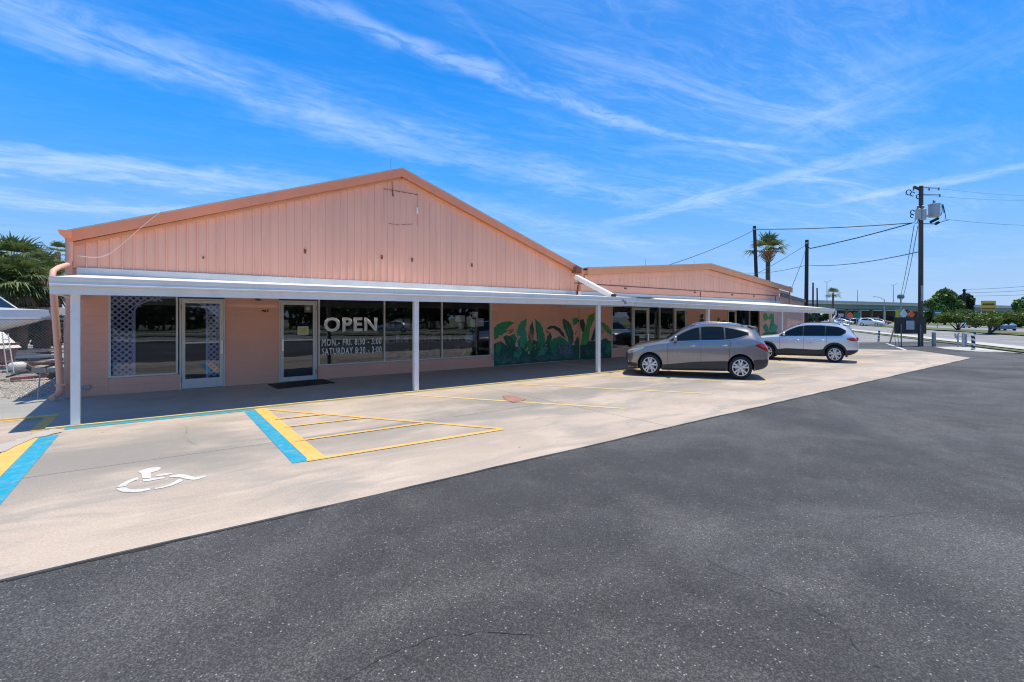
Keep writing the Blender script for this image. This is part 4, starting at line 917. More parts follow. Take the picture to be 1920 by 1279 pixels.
# pink gutter and leaning downpipe at the left corner
lg = thing('corner_downpipe', 'pink gutter and leaning downpipe at the left corner of the shop', 'downpipe', tuple(G(112, 742)))
a = W(132, 436, YW-.2); b = MB(); b.prism([(a.x-.20, a.z+.04), (a.x+.02, a.z+.04), (a.x+.02, a.z-.13), (a.x-.10, a.z-.13), (a.x-.17, a.z-.05)], 'y', YW-.25, YW+34); b.build('gutter', trim_orange, lg)
pts = [W(131, 442, YW-.1), W(131, 487, YW-.1), W(128, 496, YW-.12), W(110, 502, YW-.35), W(100, 508, YW-.55), W(98, 520, YW-.6), W(106, 620, YW-.4), W(113.5, 728, YW-.15), W(111, 738, YW-.2), W(97, 747, YW-.35)]
b = MB(); b.tube(pts[:6], .055, 10); b.tube(pts[5:8], .062, 10); b.build('pipe', pink_metal, lg, smooth=True, angle=50)
b = MB(); b.tube([pts[7]+Vector((0, 0, .08)), pts[7], pts[8], pts[9]], .070, 10); b.build('elbow', pink, lg, smooth=True, angle=50)
b = MB(); b.box(pts[7].x-.09, pts[7].x+.09, pts[7].y-.09, pts[7].y+.09, pts[7].z+.06, pts[7].z+.09); b.build('strap', pink_metal, lg)
# loose cable hanging over the gable
b = MB(); b.tube([W(x_, y_, YW-.22) for x_, y_ in [(316, 386), (300, 398), (284, 410), (266, 425), (245, 444), (222, 464), (205, 476), (190, 482), (170, 483), (148, 480)]], .007, 6); b.build('loose_cable', mat('dull_white_cable', (.62, .52, .46), .6), label='loose white cable drooping across the left of the gable', cat='cable')

# ================================================================ CARS
def curve(pts):
    xs = np.array([p[0] for p in pts], float); ys = np.array([p[1] for p in pts], float)
    h = np.diff(xs); d = np.diff(ys)/h; m = np.zeros(len(xs)); m[0], m[-1] = d[0], d[-1]
    for i in range(1, len(xs)-1):
        if d[i-1]*d[i] > 0: m[i] = 2*d[i-1]*d[i]/(d[i-1]+d[i])
    def f(x):
        x = min(max(x, xs[0]), xs[-1]); i = min(int(np.searchsorted(xs, x, 'right'))-1, len(h)-1); i = max(i, 0)
        t = (x-xs[i])/h[i]; return float((2*t**3-3*t**2+1)*ys[i]+(t**3-2*t**2+t)*h[i]*m[i]+(-2*t**3+3*t**2)*ys[i+1]+(t**3-t**2)*h[i]*m[i+1])
    return f
class Body:
    def __init__(s, c): s.c = {k: curve(v) for k, v in c.items()}; s.L = c['zt'][-1][0]
    def section(s, x, nl=7, ng=6, nc=7):
        c = s.c; zb, zs, ws, zt, zr, wr = (c[k](x) for k in ('zb', 'zs', 'ws', 'zt', 'zr', 'wr'))
        zs = min(zs, zr-.005); zb = min(zb, zs-.03); zt = max(zt, zr+.004); P = [(0, zb), (ws*.55, zb), (ws*.86, zb), (ws*.945, zb+.05*min(1, (zs-zb)/.3))]
        for i in range(1, nl+1):
            t = i/nl; z = zb+.05*min(1, (zs-zb)/.3)+(zs-zb-.05*min(1, (zs-zb)/.3))*t
            y = ws*(.945+.055*math.sin(math.pi*min(1, t*1.25)**.75*.5)) - ws*.022*max(0, (t-.72)/.28)**2 + ws*.006*math.exp(-((t-.80)/.05)**2)
            P.append((y, z))
        y0, z0 = P[-1]
        for i in range(1, ng+1):
            t = i/ng; P.append((y0+(wr-y0)*t+.018*math.sin(math.pi*t), z0+(zr-z0)*t))
        for i in range(1, nc+1):
            a = math.pi/2*i/nc; P.append((wr*math.cos(a), zr+(zt-zr)*math.sin(a)**.8))
        P[-1] = (0, P[-1][1]); return P
    def y(s, x, z):
        P = s.section(x)[2:4+7+6]
        for i in range(len(P)-1):
            if P[i][1] <= z <= P[i+1][1]+1e-9:
                t = (z-P[i][1])/max(1e-6, P[i+1][1]-P[i][1]); return P[i][0]+(P[i+1][0]-P[i][0])*t
        return P[0][0] if z < P[0][1] else P[-1][0]
    def z(s, x, y):
        wr, zr, zt = s.c['wr'](x), s.c['zr'](x), s.c['zt'](x); t = min(1, abs(y)/wr); return zr+(max(zt, zr+.004)-zr)*math.sin(math.acos(t))**.8
    def shell(s, n=64):
        xs = sorted(set([0, .01, .03, .06, .1, .16]+[s.L*i/n for i in range(1, n)]+[s.L-q for q in (.16, .1, .06, .03, .01, 0)]))
        b = MB(); secs = [s.section(x) for x in xs]; k = len(secs[0])
        ring = 2*k-2
        for x, P in zip(xs, secs):
            full = P+[(-y, z) for y, z in P[-2:0:-1]]; b.v += [(x, y, z) for y, z in full]
        for i in range(len(xs)-1):
            for j in range(ring): b.f.append((i*ring+j, (i+1)*ring+j, (i+1)*ring+(j+1) % ring, i*ring+(j+1) % ring)); b.m.append(0)
        b.f.append(tuple(range(ring))); b.m.append(0); b.f.append(tuple((len(xs)-1)*ring+j for j in range(ring-1, -1, -1))); b.m.append(0)
        return b
    def patch(s, sg, xa, xb, zl, zu, off=.006, n=18, nz=5, xo=0.0):
        """sheet lying on the body side between two height curves"""
        b = MB(); vs = []
        for i in range(n+1):
            x = xa+(xb-xa)*i/n; a, c = zl(x), zu(x); c = max(c, a+.001)
            for j in range(nz+1):
                z = a+(c-a)*j/nz; vs.append((x+xo, sg*(s.y(x, z)+off), z))
        fs = []
        for i in range(n):
            for j in range(nz):
                q = (i*(nz+1)+j, (i+1)*(nz+1)+j, (i+1)*(nz+1)+j+1, i*(nz+1)+j+1); fs.append(q if sg < 0 else q[::-1])
        return b.add(vs, fs)
    def sheet(s, xa, xb, fr=.93, off=.006, n=14, m=12, dx=0.0, fr2=None):
        """sheet on the crown (windscreen, rear screen, sunroof)"""
        b = MB(); vs = []
        for i in range(n+1):
            x = xa+(xb-xa)*i/n; f_ = fr if fr2 is None else fr+(fr2-fr)*i/n
            for j in range(m+1):
                y = (2*j/m-1)*s.c['wr'](x)*f_; vs.append((x+dx, y, s.z(x, y)+off))
        return b.add(vs, [(i*(m+1)+j, (i+1)*(m+1)+j, (i+1)*(m+1)+j+1, i*(m+1)+j+1) for i in range(n) for j in range(m)])
def wheel(root, x, sg, r, yo, rimr, spokes=5, double=True):
    """wheel at x, outer face at |y| = yo"""
    w = .215; c = (x, sg*(yo-w/2), r); h = w/2*sg
    t = MB(); t.lathe([(rimr-.01, -w/2), (r-.03, -w/2), (r-.006, -w/2+.02), (r, -w/2+.05), (r, w/2-.05), (r-.006, w/2-.02), (r-.03, w/2-.002), (rimr+.012, w/2), (rimr-.012, w/2-.012)], c, 'y', 40)
    ty = t.build('tyre', black, None, smooth=True, angle=60)
    wr_ = bpy.data.objects.new('wheel', None)   # replaced below
    bpy.data.objects.remove(wr_)
    rt = MB(); rt.lathe([(rimr, w/2*sg-.004*sg), (rimr, -w/2*sg*.3)], c, 'y', 32); rt.lathe([(rimr+.008, w/2*sg+.001*sg), (rimr-.012, w/2*sg+.004*sg), (rimr-.022, w/2*sg-.012*sg)], c, 'y', 32)
    for k in range(spokes):
        for dd in ((-.16, .16) if double else (0,)):
            a0 = 2*math.pi*k/spokes+.3+dd*.55; a1 = 2*math.pi*k/spokes+.3+dd*1.45
            hw0, hw1 = .020, .026
            pi_, po = Vector((math.cos(a0), 0, math.sin(a0))), Vector((math.cos(a1), 0, math.sin(a1)))
            n0 = Vector((-pi_.z, 0, pi_.x)); n1 = Vector((-po.z, 0, po.x)); C0 = Vector(c)
            ya = Vector((0, h-.012*sg, 0)); yb = Vector((0, h-.045*sg, 0)); yc = Vector((0, h-.006*sg, 0))
            A = [C0+pi_*.045+n0*hw0+ya, C0+pi_*.045-n0*hw0+ya, C0+po*(rimr-.012)-n1*hw1+yc, C0+po*(rimr-.012)+n1*hw1+yc]
            B = [q+(yb-ya) for q in A]; rt.add(A+B, [(0, 1, 2, 3), (7, 6, 5, 4), (0, 4, 5, 1), (1, 5, 6, 2), (2, 6, 7, 3), (3, 7, 4, 0)])
    rt.lathe([(0, h+.002*sg), (.035, h+.001*sg), (.06, h-.014*sg), (.062, h-.05*sg)], c, 'y', 20)
    dk = MB(); dk.lathe([(0, h-.075*sg), (rimr-.004, h-.07*sg)], c, 'y', 28); dk.lathe([(0, h-.055*sg), (.15, h-.055*sg), (.15, h-.07*sg)], c, 'y', 24, 1)
    ty.name = 'tyre'; 
    wo_ = ty; wo_.name = 'wheel'; wo_.parent = root; wo_.location = (0, 0, 0)
    rt.build('rim', rim_m, wo_, loc=(0, 0, 0)); dk.build('brake_disc', [clad, steel], wo_, loc=(0, 0, 0))
def car(cfg, root, paint):
    B = Body(cfg['curves']); fx, rx, r = cfg['fx'], cfg['rx'], cfg['r']
    o = B.shell().build('body', [paint, clad], root, smooth=True, angle=38, loc=(0, 0, 0))
    cut = MB()
    for x in (fx, rx):
        for sg in (1, -1): cut.lathe([(0, -.22), (cfg['arch'], -.22), (cfg['arch'], .30), (0, .30)], (x, sg*.82, r+.005), 'y', 36)
    # merge lathe poles
    cm_ = cut.mesh('cut', [clad, clad]); bm = bmesh.new(); bm.from_mesh(cm_); bmesh.ops.remove_doubles(bm, verts=bm.verts[:], dist=1e-5); bmesh.ops.recalc_face_normals(bm, faces=bm.faces[:])
    for f in bm.faces: f.material_index = 1
    bm.to_mesh(cm_); bm.free(); co = bpy.data.objects.new('cut', cm_); C.objects.link(co)
    bm = bmesh.new(); bm.from_mesh(o.data); bmesh.ops.recalc_face_normals(bm, faces=bm.faces[:]); bm.to_mesh(o.data); bm.free()
    md = o.modifiers.new('b', 'BOOLEAN'); md.operation = 'DIFFERENCE'; md.object = co; md.solver = 'EXACT'
    try: md.material_mode = 'TRANSFER'
    except Exception: pass
    dg = bpy.context.evaluated_depsgraph_get(); me = bpy.data.meshes.new_from_object(o.evaluated_get(dg)); o.modifiers.clear()
    # keep the cutter faces dark: any face deep inside the arch
    if len(me.materials) < 2 or me.materials[1] != clad:
        me.materials.clear(); me.materials.append(paint); me.materials.append(clad)
    for f in me.polygons:
        c_ = f.center; inside = any(math.hypot(c_.x-x, c_.z-r) < cfg['arch']+.004 for x in (fx, rx)) and abs(c_.y) > .55
        f.material_index = 1 if (inside or f.material_index > 0) else 0
    me.set_sharp_from_angle(angle=math.radians(30)); o.data = me; bpy.data.objects.remove(co)
    for x in (fx, rx):
        for sg in (1, -1): wheel(root, x, sg, r, cfg['track'], cfg['rim'])
    tc_ = curve(cfg['wtop']); top = lambda x: min(B.c['zr'](x)-.045, tc_(x))
    zl = curve(cfg['belt'])
    for sg in (-1, 1):
        e = cfg['glass']
        for xa, xb in e: B.patch(sg, xa, xb, zl, top, .013, 20).build('side_window', car_glass, root, smooth=True, loc=(0, 0, 0))
        B.patch(sg, e[0][0]-.04, e[-1][1]+.03, lambda x: zl(x)-.022, lambda x: max(top(x)+.018, zl(x)-.02), .009, 40).build('window_surround', clad, root, smooth=True, loc=(0, 0, 0))
        B.patch(sg, e[0][0]-.02, cfg['beltend'], lambda x: zl(x)-.034, lambda x: zl(x)-.020, .009, 30, 1).build('belt_moulding', chrome if cfg.get('chromebelt') else clad, root, loc=(0, 0, 0))
        # lower cladding and arch trims
        sill = curve(cfg['sill'])
        B.patch(sg, fx+cfg['arch']-.03, rx-cfg['arch']+.03, lambda x: B.c['zb'](x)+.01, sill, .022, 24, 5).build('sill_cladding', cfg['cladmat'], root, smooth=True, loc=(0, 0, 0))
        B.patch(sg, rx+cfg['arch']-.02, B.L-.02, lambda x: B.c['zb'](x)+.02, curve([(rx, cfg['bump']), (B.L, cfg['bump']+.03)]), .020, 16, 5).build('rear_bumper_cladding', cfg['cladmat'], root, smooth=True, loc=(0, 0, 0))
        B.patch(sg, .03, fx-cfg['arch']+.02, lambda x: B.c['zb'](x)+.01, curve([(0, cfg['fbump']+.05), (fx, cfg['fbump']-.03)]), .008, 12, 3).build('front_bumper_cladding', clad, root, smooth=True, loc=(0, 0, 0))
        for x in (fx, rx):
            b = MB(); n = 26; vs = []; ro = cfg['arch']+cfg['trim']
            for k in range(n+1):
                a = math.radians(-14+208*k/n)
                for rr, of in ((cfg['arch']-.004, -.02), (cfg['arch']-.002, cfg['trimoff']), (ro, cfg['trimoff']), (ro+.004, .0)):
                    X, Z = x+rr*math.cos(a), r+.005+rr*math.sin(a)
                    vs.append((X, sg*(B.y(min(max(X, .02), B.L-.02), max(Z, B.c['zb'](X)+.05))+of), Z))
            b.add(vs, [(k*4+j, (k+1)*4+j, (k+1)*4+j+1, k*4+j+1) for k in range(n) for j in range(3)]); b.build('arch_trim', clad if cfg['trimdark'] else paint, root, smooth=True, loc=(0, 0, 0))
        # seams
        b = MB()
        for xx, z0, z1, lean in cfg['seams']:
            n = 12; P = [(xx+lean*(k/n)**2, z0+(z1-z0)*k/n) for k in range(n+1)]
            vs = [(X+w, sg*(B.y(X, Z)+.0025), Z) for X, Z in P for w in (-.0045, .0045)]
            b.add(vs, [(2*k, 2*k+1, 2*k+3, 2*k+2) for k in range(n)])
        b.build('door_seams', black, root, loc=(0, 0, 0))
        for hx, hz in cfg['handles']:
            y = B.y(hx, hz); b = MB(); b.tube([(hx-.09, sg*(y-.005), hz-.003), (hx-.075, sg*(y+.03), hz), (hx, sg*(y+.038), hz+.004), (hx+.075, sg*(y+.03), hz+.002), (hx+.09, sg*(y-.005), hz)], .014, 8); b.build('door_handle', cfg['handlemat'], root, smooth=True, loc=(0, 0, 0))
        # mirror
        mx_, mz_ = cfg['mirror']; y = B.y(mx_, mz_-.05)
        b = MB(); b.lathe([(0, -.085), (.06, -.075), (.088, -.03), (.09, .03), (.075, .055), (0, .06)], (0, 0, 0), 'x', 18)
        b.v = [(v[0]*.9+mx_, v[1]*1.2+sg*(y+.15), v[2]*1.0+mz_+.03) for v in b.v]; mo = b.build('wing_mirror', paint, root, smooth=True, loc=(0, 0, 0))
        b = MB(); b.bar((mx_, sg*(y-.02), mz_-.05), (mx_, sg*(y+.12), mz_-.02), .05, .07); b.build('mirror_arm', clad, mo, loc=(0, 0, 0))
        # lamps
        h = cfg['head']; B.patch(sg, h[0], h[1], curve(h[2]), curve(h[3]), .008, 16, 5).build('headlight', lens_c, root, smooth=True, loc=(0, 0, 0))
        t_ = cfg['tail']; B.patch(sg, t_[0], t_[1], curve(t_[2]), curve(t_[3]), .010, 14, 5).build('tail_light', tail_r, root, smooth=True, loc=(0, 0, 0))
        if 'fog' in cfg:
            fz = cfg['fog']; y = B.y(fz[0], fz[1]); b = MB(); b.lathe([(0, -.02), (.035, -.02), (.045, .01)], (fz[0]-.01, sg*(y-.02), fz[1]), 'x', 14); b.build('fog_lamp', lens_c, root, loc=(0, 0, 0))
        if cfg.get('rails'):
            ra0, ra1 = cfg['rails']; P = [(x, sg*(B.c['wr'](x)-.04), B.z(x, B.c['wr'](x)-.04)+(.045 if ra0+.05 < x < ra1-.05 else .0)) for x in np.linspace(ra0, ra1, 16)]
            b = MB(); b.tube(P, .016, 8); b.build('roof_rail', cfg.get('railmat', chrome), root, smooth=True, loc=(0, 0, 0))
    a, c_ = cfg['screen']; B.sheet(a, c_, .90, .006, dx=-.004, fr2=.93).build('windscreen', car_glass, root, smooth=True, loc=(0, 0, 0))
    a, c_ = cfg['rear']; B.sheet(a, c_, .86, .006, dx=.006).build('rear_screen', car_glass, root, smooth=True, loc=(0, 0, 0))
    sx = cfg['spoiler']; b = MB(); wsp = B.c['wr'](sx)
    b.prism([(sx-.16, B.c['zt'](sx-.16)-.015), (sx-.12, B.c['zt'](sx-.12)+.016), (sx+.10, B.c['zt'](sx-.05)-.01), (sx+.09, B.c['zt'](sx-.05)-.05), (sx, B.c['zt'](sx)-.04)], 'y', -wsp*.95, wsp*.95); b.build('spoiler', paint, root, bevel=.008, loc=(0, 0, 0))
    # nose: grille, bumper intake, plates; tail: plate
    b = MB(); zt0 = cfg['grille']
    for i in range(5): z = zt0[0]+(zt0[1]-zt0[0])*i/4; w_ = .40-.03*abs(i-2); b.box(-.025, .05, -w_, w_, z, z+.03)
    b.build('grille', clad, root, loc=(0, 0, 0))
    b = MB(); b.box(B.L-.03, B.L+.006, -.16, .16, cfg['plate'], cfg['plate']+.15); b.build('licence_plate', white_m, root, loc=(0, 0, 0))
    b = MB(); b.prism([(.4, .22), (fx-.3, .2), (fx+.3, .24), (rx-.35, .24), (rx+.2, .26), (B.L-.5, .3), (B.L-.5, .5), (.4, .5)], 'y', -.55, .55); b.build('underbody', black, root, loc=(0, 0, 0))
    return B
CT = dict(zt=[(0, .60), (.03, .72), (.1, .83), (.3, .94), (.7, 1.03), (1.1, 1.10), (1.28, 1.15), (1.6, 1.335), (2.0, 1.545), (2.3, 1.635), (2.7, 1.665), (3.2, 1.65), (3.7, 1.595), (4.0, 1.51), (4.1, 1.41), (4.24, 1.2), (4.34, 1.03), (4.4, .85), (4.41, .72)],
 zr=[(0, .57), (.03, .69), (.1, .79), (.3, .885), (.7, .965), (1.1, 1.03), (1.28, 1.07), (1.6, 1.245), (2.0, 1.45), (2.3, 1.545), (2.7, 1.58), (3.2, 1.565), (3.7, 1.505), (4.0, 1.42), (4.1, 1.33), (4.24, 1.13), (4.34, .98), (4.4, .81), (4.41, .69)],
 zs=[(0, .53), (.03, .62), (.1, .73), (.3, .83), (.7, .92), (1.28, 1.02), (2.0, 1.07), (2.8, 1.10), (3.4, 1.13), (4.0, 1.15), (4.24, 1.03), (4.34, .93), (4.4, .77), (4.41, .66)],
 wr=[(0, .48), (.1, .63), (.4, .735), (1.1, .775), (1.28, .765), (1.6, .715), (2.0, .655), (2.3, .625), (3.2, .61), (3.8, .585), (4.1, .58), (4.24, .63), (4.34, .66), (4.41, .56)],
 ws=[(0, .52), (.04, .64), (.12, .75), (.3, .85), (.6, .90), (1.2, .905), (2.4, .902), (3.4, .915), (3.9, .895), (4.2, .84), (4.36, .76), (4.41, .64)],
 zb=[(0, .38), (.05, .28), (.15, .22), (.8, .20), (3.6, .23), (4.2, .30), (4.35, .38), (4.41, .48)])
tuc = dict(curves=CT, fx=.81, rx=3.57, r=.345, arch=.405, track=.895, rim=.235, belt=[(1.3, 1.09), (2.4, 1.145), (3.0, 1.165), (3.35, 1.20), (3.85, 1.325)], wtop=[(2.5, 1.6), (3.0, 1.53), (3.4, 1.465), (3.86, 1.35)], glass=[(1.47, 2.36), (2.42, 3.10), (3.14, 3.80)], beltend=3.75, chromebelt=True,
 sill=[(1.2, .36), (1.6, .40), (2.2, .47), (3.1, .52)], bump=.56, fbump=.38, cladmat=mat('lower_grey_cladding', (.034, .034, .037), .5, var=.05), trim=.018, trimoff=.008, trimdark=False,
 seams=[(1.38, .42, 1.06, .0), (2.40, .30, 1.12, .01), (3.24, .56, 1.14, .05)], handles=[(2.16, .955), (3.12, .985)], handlemat=chrome, mirror=(1.62, 1.14), head=(.05, .62, [(0, .66), (.2, .70), (.62, .86)], [(0, .74), (.2, .82), (.62, .90)]),
 tail=(4.02, 4.395, [(4.0, .99), (4.2, .90), (4.4, .80)], [(4.0, 1.02), (4.2, 1.07), (4.4, .96)]), fog=(.12, .44), rails=(2.15, 3.7), railmat=paint_t, screen=(1.32, 2.16), rear=(4.09, 4.24), spoiler=3.98, grille=(.48, .66), plate=.72)
def place_car(root, pf, pr, fx, rx, track, sx=1.0, s=1.0):
    a, c = G(*pf), G(*pr); t = (c-a); t.z = 0; t.normalize(); n = Vector((-t.y, t.x, 0)); m = (a+c)/2
    loc = m-t*(fx+rx)/2*sx*s+n*track*s; root.location = (loc.x, loc.y, .018); root.rotation_euler = (0, 0, math.atan2(t.y, t.x)); root.scale = (sx*s, s, s)
ct = thing('parked_car', 'bronze grey compact crossover parked nose to the mural wall, nearest to the camera', 'car', local=True, group='cars parked nose to the walk')
car(tuc, ct, paint_t); place_car(ct, (1219, 706.5), (1388, 713), .81, 3.57, .895, .922, 1.0)
def shift(c, s): return c
CR = dict(zt=[(0, .70), (.03, .84), (.1, .96), (.3, 1.03), (.7, 1.09), (1.1, 1.13), (1.3, 1.18), (1.65, 1.37), (2.0, 1.55), (2.3, 1.65), (2.7, 1.69), (3.3, 1.69), (3.9, 1.655), (4.15, 1.60), (4.25, 1.48), (4.42, 1.22), (4.52, 1.05), (4.58, .85), (4.6, .72)],
 zr=[(0, .66), (.03, .80), (.1, .91), (.3, .98), (.7, 1.04), (1.1, 1.07), (1.3, 1.10), (1.65, 1.28), (2.0, 1.46), (2.3, 1.56), (2.7, 1.605), (3.3, 1.605), (3.9, 1.565), (4.15, 1.50), (4.25, 1.39), (4.42, 1.16), (4.52, 1.0), (4.58, .81), (4.6, .69)],
 zs=[(0, .58), (.03, .74), (.1, .86), (.3, .93), (.7, .985), (1.3, 1.05), (2.0, 1.10), (2.8, 1.11), (3.6, 1.12), (4.15, 1.15), (4.42, 1.09), (4.52, .95), (4.58, .77), (4.6, .66)],
 wr=[(0, .55), (.1, .70), (.4, .78), (1.1, .80), (1.3, .78), (1.65, .75), (2.0, .71), (2.3, .69), (3.2, .68), (3.9, .67), (4.25, .67), (4.42, .69), (4.52, .70), (4.6, .62)],
 ws=[(0, .60), (.04, .72), (.12, .81), (.3, .88), (.6, .915), (1.2, .915), (2.4, .905), (3.4, .925), (4.0, .92), (4.35, .86), (4.53, .78), (4.6, .68)],
 zb=[(0, .40), (.05, .30), (.15, .24), (.8, .22), (3.7, .25), (4.3, .33), (4.5, .42), (4.6, .52)])
rav = dict(curves=CR, fx=.88, rx=3.70, r=.355, arch=.415, track=.905, rim=.245, belt=[(1.3, 1.11), (2.4, 1.14), (3.3, 1.155), (3.9, 1.17), (4.16, 1.32)], wtop=[(2.5, 1.7), (3.2, 1.56), (3.8, 1.50), (4.16, 1.34)], glass=[(1.48, 2.42), (2.48, 3.32), (3.36, 4.10)], beltend=4.0,
 sill=[(1.2, .46), (1.8, .54), (3.0, .52), (3.3, .56)], bump=.52, fbump=.46, cladmat=clad, trim=.075, trimoff=.018, trimdark=True, seams=[(1.46, .48, 1.05, .0), (2.45, .46, 1.07, .01), (3.36, .52, 1.10, .04)], handles=[(2.22, .93), (3.24, .95)], handlemat=paint_s,
 mirror=(1.66, 1.17), head=(.04, .55, [(0, .78), (.2, .80), (.55, .90)], [(0, .86), (.2, .90), (.55, .94)]), tail=(4.16, 4.585, [(4.1, 1.0), (4.35, .93), (4.6, .92)], [(4.1, 1.02), (4.35, 1.07), (4.6, 1.02)]), rails=(2.2, 3.9), railmat=clad, screen=(1.34, 2.16), rear=(4.24, 4.42), spoiler=4.14, grille=(.5, .72), plate=.74)
cr = thing('parked_car', 'silver crossover with black wheel arches parked behind the bronze grey one', 'car', local=True, group='cars parked nose to the walk')
car(rav, cr, paint_s); place_car(cr, (1437, 675), (1565, 681), .88, 3.70, .905, .912, .95)

# simple far cars: one mesh each with coloured regions, copied with their own paint
def far_car_mesh(kind, col):
    B = Body(CT if kind == 'suv' else SED); m = mat('far_paint_'+'_'.join(str(int(c*100)) for c in col), col, .3, metal=.3, coat=.6, var=.03)
    b = B.shell(26); L_ = B.L; zl = curve(tuc['belt']) if kind == 'suv' else curve([(1.2, .92), (2.6, .95), (3.6, 1.0), (4.0, 1.08)])
    top = lambda x: B.c['zr'](x)-.04
    for sg in (-1, 1):
        for xa, xb in (((1.45, 2.36), (2.42, 3.7)) if kind == 'suv' else ((1.55, 2.4), (2.45, 3.45))):
            p = B.patch(sg, xa, xb, zl, top, .008, 8, 2); b.add(p.v, p.f, 1)
        for x in (.86, 3.5):
            b.lathe([(0, sg*.115), (.21, sg*.115)], (x, sg*.80, .33), 'y', 12, 3); b.lathe([(.21, sg*.11), (.33, sg*.11), (.33, -sg*.1)], (x, sg*.81, .33), 'y', 14, 2)
        p = B.patch(sg, L_-.35, L_-.02, lambda x: .80, lambda x: .95, .01, 4, 2); b.add(p.v, p.f, 4)
        p = B.patch(sg, .03, .4, lambda x: .66, lambda x: .74, .01, 4, 2); b.add(p.v, p.f, 3)
    p = B.sheet(1.34, 2.12, .9, .008, 6, 6); b.add(p.v, p.f, 1); p = B.sheet(L_-.32 if kind == 'suv' else 3.5, L_-.17 if kind == 'suv' else 4.0, .86, .01, 4, 6); b.add(p.v, p.f, 1)
    return b.mesh('car', [m, car_glass, black, rim_m, tail_r], True, 40)
SED = dict(CT); SED['zt'] = [(0, .55), (.03, .65), (.1, .74), (.4, .84), (1.1, .95), (1.35, 1.02), (1.7, 1.22), (2.1, 1.38), (2.6, 1.44), (3.1, 1.41), (3.6, 1.25), (4.0, 1.07), (4.3, 1.04), (4.5, .98), (4.6, .8)]
SED['zr'] = [(p[0], p[1]-.045-(.05 if 1.5 < p[0] < 3.8 else 0)) for p in SED['zt']]; SED['zs'] = [(0, .48), (.1, .62), (.5, .76), (1.3, .87), (2.6, .90), (3.8, .95), (4.4, .92), (4.6, .66)]
for k in ('wr', 'ws', 'zb'): SED[k] = [(p[0]*4.6/4.41, p[1]) for p in CT[k]]
FC = {}
def far_car(p, heading, kind, col, label, group=None, cat='car', sc_=1.0):
    key = (kind, col)
    if key not in FC: FC[key] = far_car_mesh(kind, col)
    o = link('car', FC[key], None, label, cat, group); o.location = (p[0], p[1], 0); o.rotation_euler = (0, 0, heading); o.scale = (sc_,)*3; return o
ra = math.atan2(RD.y, RD.x)
def on_road(pxl, yv, s):     # point on the far road at image column pxl
    u = (pxl-CX)/FPX; dx, dy = F2[0]+u*R2[0], F2[1]+u*R2[1]; d = s/(dx*RN.x+dy*RN.y); return (dx*d, dy*d)
p = on_road(1893, 620, 34); far_car(p, ra, 'suv', (.10, .18, .28), 'blue crossover driving on the far road at the right edge', 'vehicles on the road')
p = on_road(1822, 615, 37); far_car(p, ra, 'suv', (.55, .56, .58), 'silver car on the far road between the two bushy median trees', 'vehicles on the road')
cols = [(.75, .75, .75), (.10, .10, .11), (.45, .46, .48), (.75, .75, .75), (.05, .09, .2), (.5, .5, .5), (.03, .03, .03), (.75, .75, .75), (.45, .46, .48), (.30, .04, .04), (.75, .75, .75)]
names = ['white van like car at the left end of the parked row under the overpass', 'black car second from the left in the row under the overpass', 'grey crossover below the orange diamond sign', 'white car right of the grey one below the orange sign', 'navy car in the row under the green sign',
         'mid grey car in the middle of the row under the overpass', 'black car right of the middle of the row under the overpass', 'white car near the pale light pole under the overpass', 'grey sedan right of the pale light pole', 'dark red car in the row close to the dark sign board', 'white sedan just left of the dark sign board']
for i, px_ in enumerate((1569, 1578, 1592, 1601, 1610, 1619, 1628, 1637, 1650, 1662, 1632)):
    d = 128+6*(i % 3) if i < 10 else 104
    q = D([1569, 1578, 1592, 1601, 1610, 1619, 1628, 1637, 1662, 1672, 1657][i], 600, d); far_car((q.x, q.y), ra+(1.2 if i % 2 else .9), 'suv' if i % 3 else 'sedan', cols[i], names[i], 'cars parked under the overpass', sc_=1.1)

# ================================================================ POLES AND WIRES
def G2(px_, yb): return G(px_, yb)
up_ = G(1726, 649); d_up = (EYE)*FPX/(649-HY)
def U(x, y, dd=0.0): return D(x, y, d_up+dd)
pole = thing('utility_pole', 'tall wooden utility pole carrying transformers, standing behind the dark sign board', 'utility pole', tuple(up_))
b = MB(); b.tube([up_, D(1727, 349, d_up)], .145, 14, r1=.12); b.build('shaft', wood_pole, pole, smooth=True, angle=60)
for (x, y, w, h, lab) in ((1721.5, 402, 9, 18, 'near'), (1731, 402, 9.5, 19, 'mid'), (1751.5, 392, 18, 24, 'big')):
    c = U(x, y+h/2-9, -.35 if lab != 'big' else .1); r_ = w/2*d_up/FPX*1.0; hh = h*d_up/FPX
    b = MB(); b.lathe([(0, -hh/2), (r_*.9, -hh/2), (r_, -hh/2+.04), (r_, hh/2-.06), (r_*1.06, hh/2-.05), (r_*1.06, hh/2), (r_*.5, hh/2+.06), (0, hh/2+.07)], c, n=20); t_ = b.build('transformer', xfm, pole, smooth=True, angle=35)
    for dx in (-.4, .35):
        b = MB(); b.lathe([(.03, 0), (.07, .03), (.03, .07), (.07, .11), (.03, .15), (.06, .19), (0, .24)], (c.x+dx*r_, c.y, c.z+hh/2+.03), n=10); b.build('bushing', mat('porcelain', (.22, .22, .25), .3), t_, loc=(0, 0, 0))
def bar2(name, p, q, w, m, root=pole, **kw): b = MB(); b.bar(p, q, w); return b.build(name, m, root, **kw)
bar2('crossarm', U(1713, 350), U(1730, 358), .12, wood_pole); bar2('cantilever_arm', U(1729, 352), U(1760, 353), .05, steel); bar2('cantilever_arm', U(1729, 365), U(1763, 365.5), .05, steel); bar2('transformer_bracket', U(1727, 405), U(1745, 405), .10, steel)
bar2('cable_arm', U(1722, 419), U(1752, 420), .06, steel); bar2('cable_arm', U(1752, 420), U(1778, 412.5), .05, steel)
